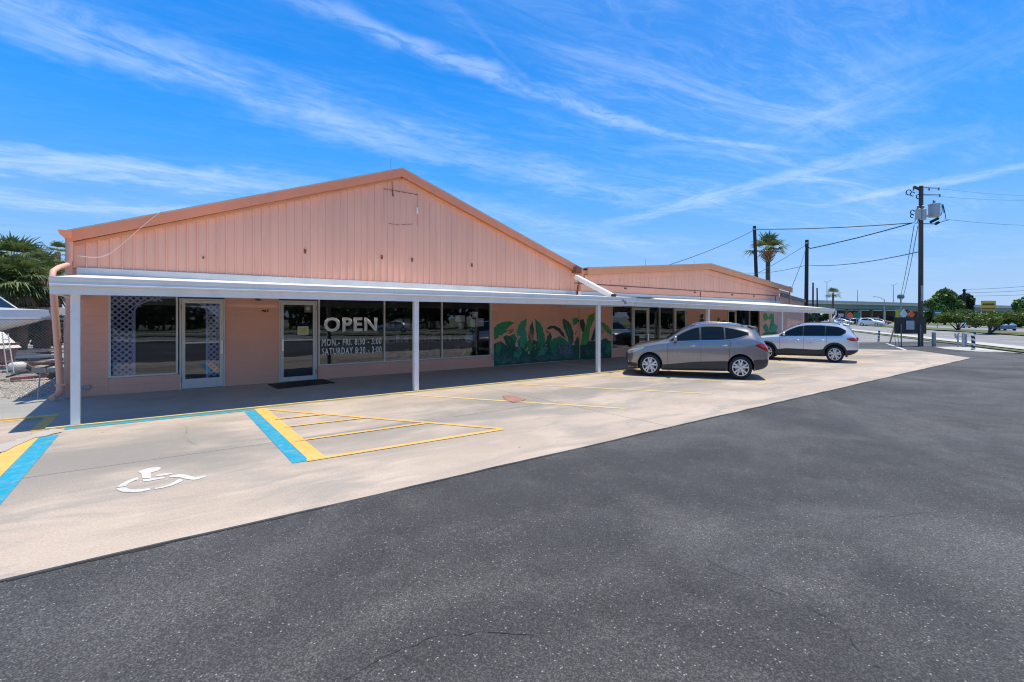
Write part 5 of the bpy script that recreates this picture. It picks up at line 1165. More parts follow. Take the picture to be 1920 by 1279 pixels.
for x, y in ((1713, 354), (1760, 353.5), (1762, 366), (1742, 354)):
    b = MB(); b.lathe([(.02, -.12), (.06, -.1), (.03, -.06), (.065, -.03), (.03, .01), (.06, .05), (0, .08)], U(x, y), n=8); b.build('insulator', MATS['porcelain'], pole)
for cx_, cy_, r_ in ((1704, 361, 5), (1711, 364, 4), (1722, 369, 4), (1711, 398, 4), (1710, 405, 3)):
    b = MB(); b.tube([U(cx_+r_*math.cos(a), cy_-r_*math.sin(a)) for a in np.linspace(.3, 5.2, 12)], .028, 6); b.build('cutout_loop', wire_m, pole)
for x, y in ((1748, 415), (1756, 411), (1757, 418.5)):
    b = MB(); b.tube([U(x-3, y+1.5), U(x+3, y-1.5)], .09, 8); b.build('cable_splice', wire_m, pole)
b = MB()
for a_, c_ in (((1766, 383), (1764, 404)), ((1766, 383), (1770, 400)), ((1768, 383), (1773, 410)), ((1716, 409), (1712, 418)), ((1722, 409), (1716, 420))): b.tube([U(*a_), U((a_[0]+c_[0])/2+1.5, (a_[1]+c_[1])/2+3), U(*c_)], .022, 5)
b.build('lead_wires', mat('green_wire', (.03, .12, .11), .5), pole)
b = MB(); c = U(1729, 550, -.25); b.box(c.x-.07, c.x+.07, c.y-.05, c.y+.05, c.z-.5, c.z+.5); b.build('conduit_box', steel, pole)
def wire(pts, r_, lab, m=None, grp='overhead wires'):
    b = MB(); P = [Vector(p) for p in pts]; out = []
    for i in range(len(P)-1):
        n = 10
        for k in range(n):
            t = k/n; p = P[i].lerp(P[i+1], t); sag = (P[i+1]-P[i]).length*.012*4*t*(1-t); out.append(p-Vector((0, 0, sag)))
    out.append(P[-1]); b.tube(out, r_, 5); return b.build('overhead_wire', m or wire_m, None, label=lab, cat='wire', group=grp)
dk_pole = mat('dark_creosote_pole', (.035, .030, .028), .85, var=.3, vs=2, stretch=(3, 3, .3))
# two plain poles behind the annex
def plain_pole(px0, yb, px1, yt, d, r0, lab):
    a, c = D(px0, HY+EYE*FPX/d, d), D(px1, yt, d); r = thing('wooden_pole', lab, 'pole', tuple(a)); b = MB(); b.tube([a, c], r0, 12, r1=r0*.8); b.build('shaft', dk_pole, r, smooth=True, angle=60)
    b = MB(); p = D(px1, yt+6, d-r0); b.tube([p+Vector((0, 0, .05)), p-Vector((0, 0, .05))], r0*1.0, 10); b.build('pole_clamp', steel, r); return c
cA = plain_pole(1422.5, 0, 1414.5, 424, 38, .15, 'dark leaning wooden pole rising behind the roof beside the palm')
cB = plain_pole(1511, 0, 1513, 450, 36, .15, 'dark straight wooden pole just right of the low pink wing')
cC = plain_pole(1524, 0, 1524.5, 530, 75, .14, 'small distant pole, left of a close pair above the overpass'); cD = plain_pole(1533, 0, 1532, 540, 80, .13, 'small distant pole, right of a close pair above the overpass')
att = U(1711, 418)
wire([D(1415, 430, 38), att], .03, 'overhead cable from the leaning pole beside the palm to the transformer pole')
wire([D(1513.5, 462, 36), D(1519, 466, 36), att], .035, 'overhead cable from the straight pole to the transformer pole')
wire([D(1415, 431, 38), D(1254, 497, 30)], .02, 'overhead cable from the leaning pole down to the pink roof')
wire([D(1513, 458, 36), D(1410, 518, 34)], .018, 'thin cable from the straight pole down behind the palm')
wire([D(1512, 462, 36), D(1500, 500, 31), W(1482, 545, 14.2)], .014, 'thin service drop hanging from the straight pole to the roof corner')
wire([U(1724, 472), D(1513, 497, 60), D(1400, 512, 90)], .03, 'long thin line crossing low behind the palm and poles')
wire([U(1729, 350), D(2100, 356, 60)], .007, 'upper thin line running right from the pole top'); wire([U(1729, 366), D(2100, 358, 60)], .007, 'second thin line running right below the pole top'); wire([U(1770, 411), D(2100, 408, 60)], .010, 'third line running right from below the transformers')
for i, (a_, c_) in enumerate((((1714, 422), (1687, 562)), ((1721, 424), (1692, 562)))): wire([U(*a_), D(*c_, d_up+20)], .02, ('left' if i == 0 else 'right')+' of the two guy wires slanting down left of the transformer pole', grp='guy wires')
# distant poles at right with three lines
c = D(1808, 542, 120); r = thing('utility_pole', 'distant wooden pole rising from the dark trees right of the transformer pole', 'utility pole', (c.x, c.y, 0)); b = MB(); b.tube([(c.x, c.y, 0), c], .26, 8); b.build('shaft', dk_pole, r); b = MB(); b.bar(D(1804, 545, 120), D(1812, 545, 120), .15); b.build('crossarm', dk_pole, r)
for i, y in enumerate((549, 553, 557)): wire([D(1809, y-6+i*2, 120), D(2000, 530+i*9, 100)], .035, ('highest', 'middle', 'lowest')[i]+' of three lines running right from the distant pole')
# overpass light poles
for px_, yt, lab, arm in ((1550.5, 529, 'light pole with twin arms on the overpass, left of the small palm', 1), (1608, 544, 'thin pole on the overpass in the middle of the gap', 0), (1675, 535, 'light pole with twin arms on the overpass near the transformer pole', 1)):
    c = D(px_, yt, 165); r = thing('overpass_light', lab, 'light pole', (c.x, c.y, 8)); b = MB(); b.tube([(c.x, c.y, 7), c], .12, 6, r1=.08); b.build('mast', steel, r)
    if arm: b = MB(); b.bar(c, D(px_+9, yt-4, 165), .09); b.bar(c, D(px_-5, yt-1, 165), .09); b.build('lamp_arm', steel, r)
c = D(1658, 562, 110); r = thing('street_lamp', 'curved arm street lamp in front of the overpass', 'street lamp', (c.x, c.y, 0)); b = MB(); b.tube([(c.x, c.y, 0), c], .13, 8, r1=.09); b.build('mast', concrete_w, r); b = MB(); b.tube([c, D(1650, 558, 110), D(1637, 555.5, 110)], .06, 6); b.build('lamp_arm', steel, r)
c = D(1647, 594, 115); b = MB(); b.tube([(c.x, c.y, 0), c], .16, 8, r1=.14); b.build('concrete_pole', concrete_w, label='short pale concrete pole under the overpass', cat='pole')
# cell or water tower shape on the horizon
c = D(1689, 556, 190); r = thing('tower', 'small blue grey tower head behind the overpass beside the guy wires', 'tower', (c.x, c.y, 0)); b = MB(); b.tube([(c.x-.5, c.y, 0), (c.x, c.y, c.z)], .25, 6); b.tube([(c.x+.5, c.y, 0), (c.x, c.y, c.z)], .25, 6); b.build('legs', steel, r); b = MB(); b.lathe([(0, -.9), (1.1, -.8), (1.2, 0), (1.0, .7), (0, .9)], c, n=10); b.build('tank', mat('tank_blue', (.12, .17, .24), .5), r)

# ================================================================ OVERPASS
ov = thing('overpass', 'long green girder highway overpass with pale concrete rail crossing the background', 'overpass', tuple(D(1700, 600, 205)))
def ovp(px_, z):    # points on the overpass line, seen through image columns
    d0 = (8.5-EYE)*FPX/(HY-561.5); d1 = (8.5-EYE)*FPX/(HY-573.0); A, B_ = D(1480, 561.5, d0), D(1883, 573, d1); dirv = (B_-A); dirv.z = 0
    u = (px_-CX)/FPX; dx, dy = F2[0]+u*R2[0], F2[1]+u*R2[1]; den = dx*dirv.y-dy*dirv.x; k = (A.x*dirv.y-A.y*dirv.x)/den; return Vector((dx*k, dy*k, z))
A_, B2 = ovp(1400, 0), ovp(2050, 0); dirn = (B2-A_).normalized(); nrm = Vector((-dirn.y, dirn.x, 0))
def ovslab(name, z0, z1, off0, off1, m, a=A_, c=B2):
    b = MB(); P = [a+nrm*off0, c+nrm*off0, c+nrm*off1, a+nrm*off1]; b.add([(p.x, p.y, z0) for p in P]+[(p.x, p.y, z1) for p in P], [(0, 3, 2, 1), (4, 5, 6, 7), (0, 1, 5, 4), (1, 2, 6, 5), (2, 3, 7, 6), (3, 0, 4, 7)]); return b.build(name, m, ov)
ovslab('girder', 5.35, 7.15, .6, 13, mat('girder_green', (.16, .23, .19), .6, var=.08, vs=.1))
ovslab('deck', 7.15, 7.55, -.4, 14, concrete_w); ovslab('barrier_rail', 7.56, 8.5, -.3, .0, mat('rail_concrete', (.36, .36, .34), .8, var=.08, vs=.2))
ovslab('girder_flange', 5.2, 5.345, .3, 1.0, mat('girder_dark', (.05, .07, .06), .7))
for px_ in (1440, 1530, 1622, 1668, 1735, 1800, 1900): 
    q = ovp(px_, 0)
    for off in (2, 7, 12): b = MB(); b.lathe([(.6, 0), (.6, 5.2)], q+nrm*off, n=12); b.build('pier_column', concrete_w, ov)
q0, q1 = ovp(1624, 0)+nrm*15, ovp(1760, 0)+nrm*15
ovslab('abutment_wall', 0, 5.3, 14.2, 15, mat('abutment_brown', (.085, .07, .06), .9, var=.15, vs=.1), ovp(1624, 0), ovp(1790, 0))

# ================================================================ SIGNS, BOLLARDS (right side)
sb = thing('sign_board', 'dark brown rear of a sign board with a pale notice, before the transformer pole', 'sign board', tuple(G(1708, 643)))
ds_ = d_up+.45
def S(x, y, dd=0.0): return D(x, y, ds_+dd)
def facing_box(p0, p1, d, th, m, root, name, **kw):
    a, c = D(p0[0], p0[1], d), D(p1[0], p1[1], d); r = Vector((R2[0], R2[1], 0)); f = Vector((F2[0], F2[1], 0))*th
    b = MB(); vs = [Vector((a.x, a.y, c.z)), Vector((c.x, c.y, c.z)), Vector((c.x, c.y, a.z)), Vector((a.x, a.y, a.z))]
    b.add(vs+[v+f for v in vs], [(0, 1, 2, 3), (7, 6, 5, 4), (0, 4, 5, 1), (1, 5, 6, 2), (2, 6, 7, 3), (3, 7, 4, 0)]); return b.build(name, m, root, **kw)
facing_box((1679.5, 595), (1737, 626), ds_-.8, .12, mat('dark_board', (.035, .028, .025), .7, var=.2, vs=2), sb, 'board')
facing_box((1699, 601.5), (1714.5, 618), ds_-.84, .02, mat('notice_blue_grey', (.33, .39, .42), .6, var=.15, vs=6), sb, 'paper_notice')
for x in (1690, 1726): b = MB(); a = S(x, 643.5, -.89); b.box(a.x-.028, a.x+.028, a.y-.028, a.y+.028, 0, S(x, 608, -.89).z); b.build('leg', mat('grey_green_metal', (.18, .20, .17), .5), sb)
yp0, yp1 = G(1668.5, 643), D(1679, 606, EYE*FPX/(643-HY)); b = MB(); b.tube([yp0, yp1], .05, 8, r1=.06); b.build('leaning_guard', mat('yellow_plastic', (.62, .42, .12), .5, var=.1), label='yellow plastic guard leaning beside the dark sign board', cat='guy guard')
def striped(pts, r_, lab, nst=7):
    m = [mat('bollard_white', (.72, .72, .68), .5), mat('bollard_black', (.02, .02, .02), .5)]; b = MB(); P = [Vector(p) for p in pts]; seg = []
    tot = 20; L_ = [0]
    for i in range(len(P)-1): L_.append(L_[-1]+(P[i+1]-P[i]).length)
    def at(s):
        for i in range(len(P)-1):
            if s <= L_[i+1]+1e-9: return P[i].lerp(P[i+1], (s-L_[i])/(L_[i+1]-L_[i]))
        return P[-1]
    n = 28; nn = 14
    rings = [at(L_[-1]*i/n) for i in range(n+1)]
    vs = []
    for p in rings:
        for k in range(nn): a = 2*math.pi*k/nn; vs.append(p+Vector((math.cos(a)*r_, math.sin(a)*r_, 0)))
    o0 = len(b.v); b.v += [tuple(v) for v in vs]
    for i in range(n):
        for k in range(nn):
            b.f.append((i*nn+k, i*nn+(k+1) % nn, (i+1)*nn+(k+1) % nn, (i+1)*nn+k)); b.m.append(1 if ((i/n*nst+k/nn) % 1) < .45 else 0)
    b.f.append(tuple(n*nn+k for k in range(nn))); b.m.append(0)
    return b.build('striped_bollard', m, label=lab, cat='bollard', group='striped bollards at the lot corner')
b0 = G(1647, 641.5); striped([b0, D(1648.5, 620, EYE*FPX/(641.5-HY))], .065, 'thin black and white striped bollard right of the silver car', 4)
b1 = G(1824.5, 657); dd = EYE*FPX/(657-HY); striped([b1, D(1825, 640, dd), D(1824.5, 630, dd), D(1828, 622.5, dd)], .085, 'bent black and white striped bollard at the right, near the driveway', 4)
b2 = G(1751, 649.5); r = thing('steel_bollard', 'plain grey steel bollard right of the sign board', 'bollard', tuple(b2)); b = MB(); h_ = D(1751, 623, EYE*FPX/(649.5-HY)).z; b.lathe([(.105, 0), (.105, h_-.04), (.11, h_-.03), (.1, h_), (0, h_+.02)], (b2.x, b2.y, 0), n=18); b.build('shaft', mat('galvanised_post', (.30, .31, .32), .5, metal=.3, var=.15, vs=5), r)
bf = thing('backflow_preventer', 'grey pipe backflow device standing between two posts near the driveway', 'pipe', tuple(G(1803, 651))); df = EYE*FPX/(651-HY)
b = MB(); b.tube([D(1796, 650.5, df), D(1796, 628, df), D(1798, 624, df)], .05, 10); b.tube([D(1811, 651, df), D(1811, 626, df)], .06, 10); b.build('riser', steel, bf)
b = MB(); b.tube([D(1791, 625, df), D(1792, 633, df), D(1796, 636, df)], .05, 8); b.tube([D(1796, 630.5, df), D(1824, 629.5, df)], .03, 8); b.build('cross_pipe', steel, bf)
b = MB(); b.tube([D(1806, 624, df), D(1806, 651, df)], .07, 8); b.build('pipe_post', xfm, bf)
# sign cluster in the distance
def far_sign(p0, p1, d, col, lab, shape='rect', cat='road sign', back=True):
    a, c = D(*p0, d), D(*p1, d); cx_, cz = (a.x+c.x)/2, (a.z+c.z)/2; cy = (a.y+c.y)/2
    r = thing('road_sign', lab, cat, (cx_, cy, 0)); m = mat('sign_'+'_'.join(str(int(q*100)) for q in col), col, .5, var=.08, vs=1)
    b = MB(); b.box(cx_-.05, cx_+.05, cy+.06, cy+.16, 0, cz); b.build('leg', steel, r)
    rr = Vector((R2[0], R2[1], 0)); w = (c-a).dot(rr)/2; h = abs(a.z-c.z)/2; ctr = Vector((cx_, cy, cz)); z = Vector((0, 0, 1)); f = Vector((F2[0], F2[1], 0))*.05
    P = [ctr-rr*w-z*h, ctr+rr*w-z*h, ctr+rr*w+z*h, ctr-rr*w+z*h] if shape == 'rect' else [ctr-z*h, ctr+rr*w, ctr+z*h, ctr-rr*w]
    b = MB(); b.add(P+[p+f for p in P], [(0, 1, 2, 3), (7, 6, 5, 4), (0, 4, 5, 1), (1, 5, 6, 2), (2, 6, 7, 3), (3, 7, 4, 0)]); b.build('sign_plate', m, r); return r, ctr, rr, w, h
far_sign((1679.5, 580), (1687, 597), 72, (.50, .45, .05), 'tall yellow sign standing just left behind the dark board')
far_sign((1688, 579.5), (1702, 598), 75, (.62, .64, .66), 'pale diamond sign rear showing above the dark board', 'diamond')
far_sign((1703, 582), (1716, 598), 70, (.88, .15, .03), 'orange diamond sign just above the right part of the dark board', 'diamond')
far_sign((1588, 585), (1601, 598), 95, (.88, .15, .03), 'orange diamond work sign under the overpass', 'diamond')
far_sign((1601, 586), (1613, 596.5), 110, (.01, .16, .10), 'green direction sign right of the orange diamond under the overpass')
far_sign((1562+10, 588), (1582, 594), 115, (.45, .42, .48), 'pale rectangular sign left of the orange diamond under the overpass')
r, ctr, rr, w, h = far_sign((1751, 582), (1768, 599), 82, (.01, .17, .13), 'green and white road guide sign left of the bushy trees')
for k, ww in ((.45, .7), (.05, .45), (-.35, .5)):
    b = MB(); q = ctr+Vector((0, 0, h*k))-Vector((F2[0], F2[1], 0))*.02-rr*w*.1; b.bar(q-rr*w*ww, q+rr*w*ww, .02, .16); b.build('text_line', white_m, r)
r, ctr, rr, w, h = far_sign((1839.5, 564), (1867.5, 582), 100, (.80, .52, .04), 'yellow roadside sign with dark red lettering above the bushy tree', cat='shop sign')
for k, ww, hh, col_ in ((.25, .8, .28, (.20, .03, .01)), (-.65, .95, .22, (.32, .03, .01))):
    b = MB(); q = ctr+Vector((0, 0, h*k))-Vector((F2[0], F2[1], 0))*.03; n_ = 7
    for i in range(n_):
        a_ = q+rr*w*ww*(-1+2*(i+.12)/n_); c_ = q+rr*w*ww*(-1+2*(i+.88)/n_); b.bar(a_, c_, .02, h*hh*1.4)
    b.build('text_line', mat('sign_text_%d' % int(col_[0]*100), col_, .6), r)

# ================================================================ VEGETATION
def crown_mesh(blobs, n, size, m, seed, squash=1.0):
    r = np.random.default_rng(seed); vs = []; fs = []
    vol = np.array([b_[3]**3 for b_ in blobs]); cnt = (vol/vol.sum()*n).astype(int)+8
    for (bx, by, bz, br, bh), k in zip([(*b_[:4], b_[4] if len(b_) > 4 else 1) for b_ in blobs], cnt):
        d = r.normal(size=(k, 3)); d /= np.linalg.norm(d, axis=1)[:, None]; rad = br*(.55+.5*r.random(k)**.6)
        rad *= 1+.18*np.sin(d[:, 0]*7+bx)*np.sin(d[:, 1]*6+by)*np.sin(d[:, 2]*8)
        P = d*rad[:, None]*[1, 1, bh]+[bx, by, bz]
        for p in P:
            a = r.normal(size=3); a /= np.linalg.norm(a); q = np.cross(a, r.normal(size=3)); q /= np.linalg.norm(q); s = size*(.6+.8*r.random()); s2 = s*(.45+.4*r.random())
            o = len(vs); vs += [tuple(p-a*s), tuple(p+q*s2), tuple(p+a*s), tuple(p-q*s2)]; fs.append((o, o+1, o+2, o+3))
    b = MB(); b.v = vs; b.f = fs; b.m = [0]*len(fs); return b.mesh('crown', m)
def tree(name, lab, p, blobs, n, size, m, seed, trunk=((0, 0, 0), (0, 0, 2)), tr=.15, limbs=(), group=None, cat='tree'):
    r = thing(name, lab, cat, (p[0], p[1], 0), group=group, local=True)
    link('crown', crown_mesh(blobs, n, size, m, seed), r)
    b = MB(); b.tube(trunk, tr, 8, r1=tr*.6)
    for l in limbs: b.tube(l, tr*.55, 6, r1=tr*.2)
    b.build('trunk', bark, r, smooth=True); return r
def dist_of(px_, yb): return EYE*FPX/(yb-HY)
# two flat topped bushy median trees
for (px_, yb, x0, x1, yt, yc, lab, sd) in ((1796, 620.5, 1762, 1822, 585, 606, 'left of two dark bushy trees on the grass median', 1), (1855, 627, 1808, 1900, 582, 613, 'right, larger of two dark bushy trees on the grass median, with spreading stems', 2)):
    p = G(px_, yb); d = dist_of(px_, yb); k = d/FPX; zt, zc = EYE+(HY-yt)*k, max(.6, EYE+(HY-yc)*k); wl_, wr_ = (px_-x0)*k, (x1-px_)*k; R_ = Vector((R2[0], R2[1], 0)); rs = random.Random(sd)
    bl = []
    for i in range(16):
        t = rs.uniform(-1, 1); s_ = t*(wr_ if t > 0 else wl_)*.82; dep = rs.uniform(-1, 1)*(wl_+wr_)*.30; rr_ = rs.uniform(.7, 1.0)*(zt-zc)*.5; hz = rs.uniform(zc+rr_*.6+abs(t)*.5*(zt-zc)*.4, zt-rr_*.9)
        q = R_*s_+Vector((F2[0], F2[1], 0))*dep; bl.append((q.x, q.y, hz, rr_, .8))
    lm = []
    for i in range(6): a = R_*rs.uniform(-1, 1)*wl_*.6+Vector((F2[0], F2[1], 0))*rs.uniform(-.6, .6); lm.append(((a.x*.05, a.y*.05, .1), (a.x*.5, a.y*.5, zc*.7), (a.x, a.y, zc+.5)))
    tree('median_tree', lab, p, bl, 7500, .11, leaf_h, sd, ((0, 0, 0), (.05, 0, zc*.6)), .16, lm, 'bushy trees on the median')
# big tree mass and others behind
def mass(name, lab, px0, px1, yt, yb, d, seed, n=9000, size=.35, m=leaf_g, nb=16, dep=.5, group=None):
    k = d/FPX; c = D((px0+px1)/2, HY, d); W_ = (px1-px0)*k/2; zt = EYE+(HY-yt)*k; zb = EYE+(HY-yb)*k; rs = random.Random(seed); R_ = Vector((R2[0], R2[1], 0)); F_ = Vector((F2[0], F2[1], 0)); bl = []
    for i in range(nb):
        t = rs.uniform(-1, 1); h = zb+(zt-zb)*rs.uniform(.15, .82)*(1-.45*t*t); rr_ = rs.uniform(.22, .36)*min(W_*1.2, zt-zb); q = R_*t*(W_-rr_*.7)+F_*rs.uniform(-1, 1)*W_*dep; bl.append((q.x, q.y, h, rr_, .9))
    bl.append((0, 0, zt-(zt-zb)*.26, (zt-zb)*.26, 1))
    return tree(name, lab, c, bl, n, size, m, seed, ((0, 0, 0), (0, 0, zt*.5)), .3, [((0, 0, zb+.5), (R_.x*W_*.4, R_.y*W_*.4, (zb+zt)/2)), ((0, 0, zb+.5), (-R_.x*W_*.4, -R_.y*W_*.4, (zb+zt)/2))], group)
mass('oak_tree', 'large rounded green tree right of the transformer pole', 1741, 1802, 542, 602, 118, 21, 11000, .30)
mass('oak_tree', 'dark tree just right of the large rounded one, behind the distant pole', 1796, 1824, 552, 598, 125, 22, 6000, .32, leaf_d)
mass('oak_tree', 'leafy light green tree at the right edge of the view', 1893, 1975, 561, 606, 84, 23, 10000, .24, leaf_g)
mass('hedge_shrub', 'low green shrubs behind the left bushy tree', 1768, 1840, 582, 600, 105, 24, 5000, .25, leaf_h)
mass('distant_shrub', 'brown green bushes seen under the end of the far canopy', 1505, 1556, 586, 601, 100, 25, 5000, .3, leaf_d, 12)
for i, (a, c, yt) in enumerate(((1560, 1640, 584), (1880, 1960, 583), (1440, 1530, 583))): mass('distant_tree', ('low olive trees behind the cars under the overpass', 'far low trees behind the yellow sign at the right', 'far low trees hidden behind the end of the annex')[i], a, c, yt, 600, 235, 30+i, 3500, .6, leaf_d, 12)
mass('yard_shade_leaves', 'dark leaf mass added for the shade under the fan palms behind the boats', -60, 118, 556, 640, 24, 61, 7000, .12, leaf_d, 20, .3)  # added leaf mass standing in for the palms' shade
# fan palms
def fan(b, base, d0, length, spread, nl, rs, droop, mi, pet=.45):
    """one fan leaf: petiole then leaflets"""
    d0 = d0.normalized(); side = d0.cross(Vector((0, 0, 1)));
    if side.length < .1: side = Vector((1, 0, 0))
    side.normalize(); upv = side.cross(d0).normalized(); hub = base+d0*length*pet+Vector((0, 0, -droop*.15*length))
    w = .02*length; b.add([base-side*w*.5, base+side*w*.5, hub+side*w*.5, hub-side*w*.5], [(0, 1, 2, 3)], mi)
    for i in range(nl):
        a = (i/(nl-1)-.5)*spread; dv_ = (d0*math.cos(a)+side*math.sin(a)+upv*rs.uniform(-.10, .10)).normalized(); L_ = length*(1-pet)*(1-.25*abs(a)/(spread/2))*rs.uniform(.85, 1.1)
        m_ = hub+dv_*L_*.55; tip = hub+dv_*L_+Vector((0, 0, -droop*L_*rs.uniform(.25, .75))); pw_ = dv_.cross(upv).normalized()*L_*.045
        b.add([hub-pw_*.3, hub+pw_*.3, m_+pw_, m_-pw_, tip], [(0, 1, 2, 3), (3, 2, 4)], mi)
def palm(lab, p, h, R_, nf, seed, low=-1.0, boots=True, group=None, dead=.15, trunk_r=.17, nl=22):
    rs = random.Random(seed); r = thing('palm_tree', lab, 'palm', (p[0], p[1], 0), group=group, local=True); b = MB()
    for i in range(nf):
        az = i*2.399+rs.uniform(-.2, .2); el = 1.35-(1.35-low)*(i/nf)**.9+rs.uniform(-.12, .12); dv_ = Vector((math.cos(az)*math.cos(el), math.sin(az)*math.cos(el), math.sin(el)))
        fan(b, Vector((0, 0, h)), dv_, R_*rs.uniform(.8, 1.08), 2.9, nl, rs, .35+.5*(i/nf), 1 if i > nf*(1-dead) else 0)
    b.build('crown', [leaf_p, leaf_dead], r, loc=(0, 0, 0))
    b = MB(); b.tube([(0, 0, 0), (.05, .03, h*.5), (0, 0, h+.05)], trunk_r, 12, r1=trunk_r*.85); b.build('trunk', bark, r, smooth=True, loc=(0, 0, 0))
    if boots:
        b = MB()
        for i in range(70):
            az = i*2.399; z = h-1.05+i/70*1.0; dv_ = Vector((math.cos(az), math.sin(az), .9)); rr_ = trunk_r*(1+.9*math.sin(math.pi*min(1, (z-h+1.05)*1.0)));  a = Vector((math.cos(az)*trunk_r*.6, math.sin(az)*trunk_r*.6, z)); b.bar(a, a+dv_.normalized()*rr_*1.9, .07, .035)
        b.build('leaf_boots', mat('palm_boot', (.30, .20, .12), .85, var=.3, vs=6), r, loc=(0, 0, 0))
    return r
dP = 44; c = D(1440, 470, dP); palm('lone cabbage palm with brown boots rising behind the low pink roof', (c.x, c.y), c.z-.1, 2.35, 17, 5, low=.05, dead=0, trunk_r=.22, nl=24)
c = D(1562, 550, 95); palm('small distant palm above the end of the far canopy', (c.x, c.y), c.z, 1.7, 26, 4, low=-.5, boots=False, dead=0, trunk_r=.2, nl=16)
for i, (px_, yy, d, R_, lab) in enumerate(((22, 492, 21, 1.8, 'leftmost dense fan palm in the boat yard'), (-30, 512, 20, 1.8, 'fan palm partly outside the left edge of the yard'), (70, 503, 24, 1.5, 'fan palm in the yard just left of the downpipe'), (40, 520, 19.5, 1.5, 'short drooping fan palm in front of the taller yard palms'), (4, 530, 19, 1.5, 'low fan palm with pale drooping leaves behind the boats'), (85, 530, 21, 1.4, 'low fan palm next to the shop corner behind the boats'), (108, 474, 30, 1.25, 'farther palm with yellowish leaves beside the gutter'))):
    c = D(px_, yy, d); palm(lab, (c.x, c.y), c.z, R_, 46 if i < 6 else 24, 40+i, low=-1.25, boots=False, group='palms in the boat yard', dead=.22, nl=20)

# ================================================================ BOAT YARD (left)
YF = 14.98
fence = thing('chain_link_fence', 'galvanised chain link fence before the boat yard at the left', 'fence', (-5, YF, 0))
b = MB(); s = .062; H_ = 1.78; x = -13.0
while x < -1.7:
    for sg in (1, -1):
        xa, xb = x, x+sg*H_; z0, z1 = .06, H_
        if xb > -1.66: t = (-1.66-xa)/(xb-xa); xb, z1 = -1.66, z0+(z1-z0)*t
        if xb < -13.5: t = (-13.5-xa)/(xb-xa); xb, z1 = -13.5, z0+(z1-z0)*t
        w = .0032; b.add([(xa-w, YF+.003*sg, z0), (xa+w, YF+.003*sg, z0), (xb+w, YF+.003*sg, z1), (xb-w, YF+.003*sg, z1)], [(0, 1, 2, 3)])
    x += s*1.0
for sg, n_ in ((-1, 28),):
    for i in range(n_): xx = -1.66; z0 = .06+i*s; b.add([(xx-.0022, YF-.003, z0), (xx+.0022, YF-.003, z0), (xx-(H_-z0)+.0022, YF-.003, H_), (xx-(H_-z0)-.0022, YF-.003, H_)], [(0, 1, 2, 3)])
o = b.build('chain_mesh', mat('fence_wire', (.30, .31, .32), .5, metal=.3), fence); o['kind'] = 'stuff'
b = MB(); b.tube([(-13.5, YF, H_+.02), (-1.66, YF, H_+.02)], .022, 8); b.build('top_rail', steel, fence)
for x in (-1.70, -4.6, -7.6, -10.6): b = MB(); b.tube([(x, YF+.03, 0), (x, YF+.03, H_+.08)], .03, 8); b.build('fence_post', steel, fence)
hullw = mat('boat_gelcoat', (.72, .73, .76), .3, var=.04, coat=.3, dirt=(.4, .4, .42), dirt_s=1.5, dirt_a=.4); navy = mat('navy_cover', (.02, .025, .05), .7, var=.2); tarp = mat('white_tarp', (.72, .72, .70), .7, var=.08, bump=.6, bs=6)
def hull(b, bow, length, dirx, h, beam, mi=0):
    """V hull: bow point, running back along -dirx"""
    d = Vector(dirx).normalized(); s_ = Vector((-d.y, d.x, 0)); n = 12; vs = []
    for i in range(n+1):
        t = i/n; w = beam/2*(1-(1-t)**2.2) if t < 1 else beam/2; w = max(.02, beam/2*min(1, (t*2.2))**.7); c_ = Vector(bow)-d*length*t; keel = h*(.85*(1-min(1, t*2.8))**1.6)
        vs += [c_+s_*w+Vector((0, 0, h)), c_+s_*w*.96+Vector((0, 0, h*.38+keel*.45)), c_+s_*w*.80+Vector((0, 0, h*.15+keel*.75)), c_+Vector((0, 0, keel)), c_-s_*w*.80+Vector((0, 0, h*.15+keel*.75)), c_-s_*w*.96+Vector((0, 0, h*.38+keel*.45)), c_-s_*w+Vector((0, 0, h)), c_+Vector((0, 0, h+.12*min(1, t*3)))]
    fs = []
    for i in range(n):
        for k in range(8): fs.append((i*8+k, (i+1)*8+k, (i+1)*8+(k+1) % 8, i*8+(k+1) % 8))
    fs.append(tuple(n*8+k for k in range(8))); b.add(vs, fs, mi)
def trailer(root, p, d, length):
    d = Vector(d).normalized(); s_ = Vector((-d.y, d.x, 0)); b = MB(); z = Vector((0, 0, .45))
    for k in (-.7, .7): b.bar(Vector(p)+z+s_*k, Vector(p)+z+s_*k-d*length, .08, .12)
    b.bar(Vector(p)+z+s_*.7, Vector(p)+z+d*1.2, .08); b.bar(Vector(p)+z-s_*.7, Vector(p)+z+d*1.2, .08)
    b.build('trailer_frame', steel, root, loc=(0, 0, 0))
    for k in (-.9, .9): b = MB(); c_ = Vector(p)+s_*k-d*length*.6; b.lathe([(.16, -.08), (.3, -.08), (.32, -.04), (.32, .04), (.3, .08), (.16, .08)], (0, 0, 0), 'y', 20); b.v = [tuple(c_+Vector((0, 0, .32))+s_*v[1]+d*v[0]+Vector((0, 0, v[2]))) for v in b.v]; b.build('tyre', black, root, smooth=True, loc=(0, 0, 0))
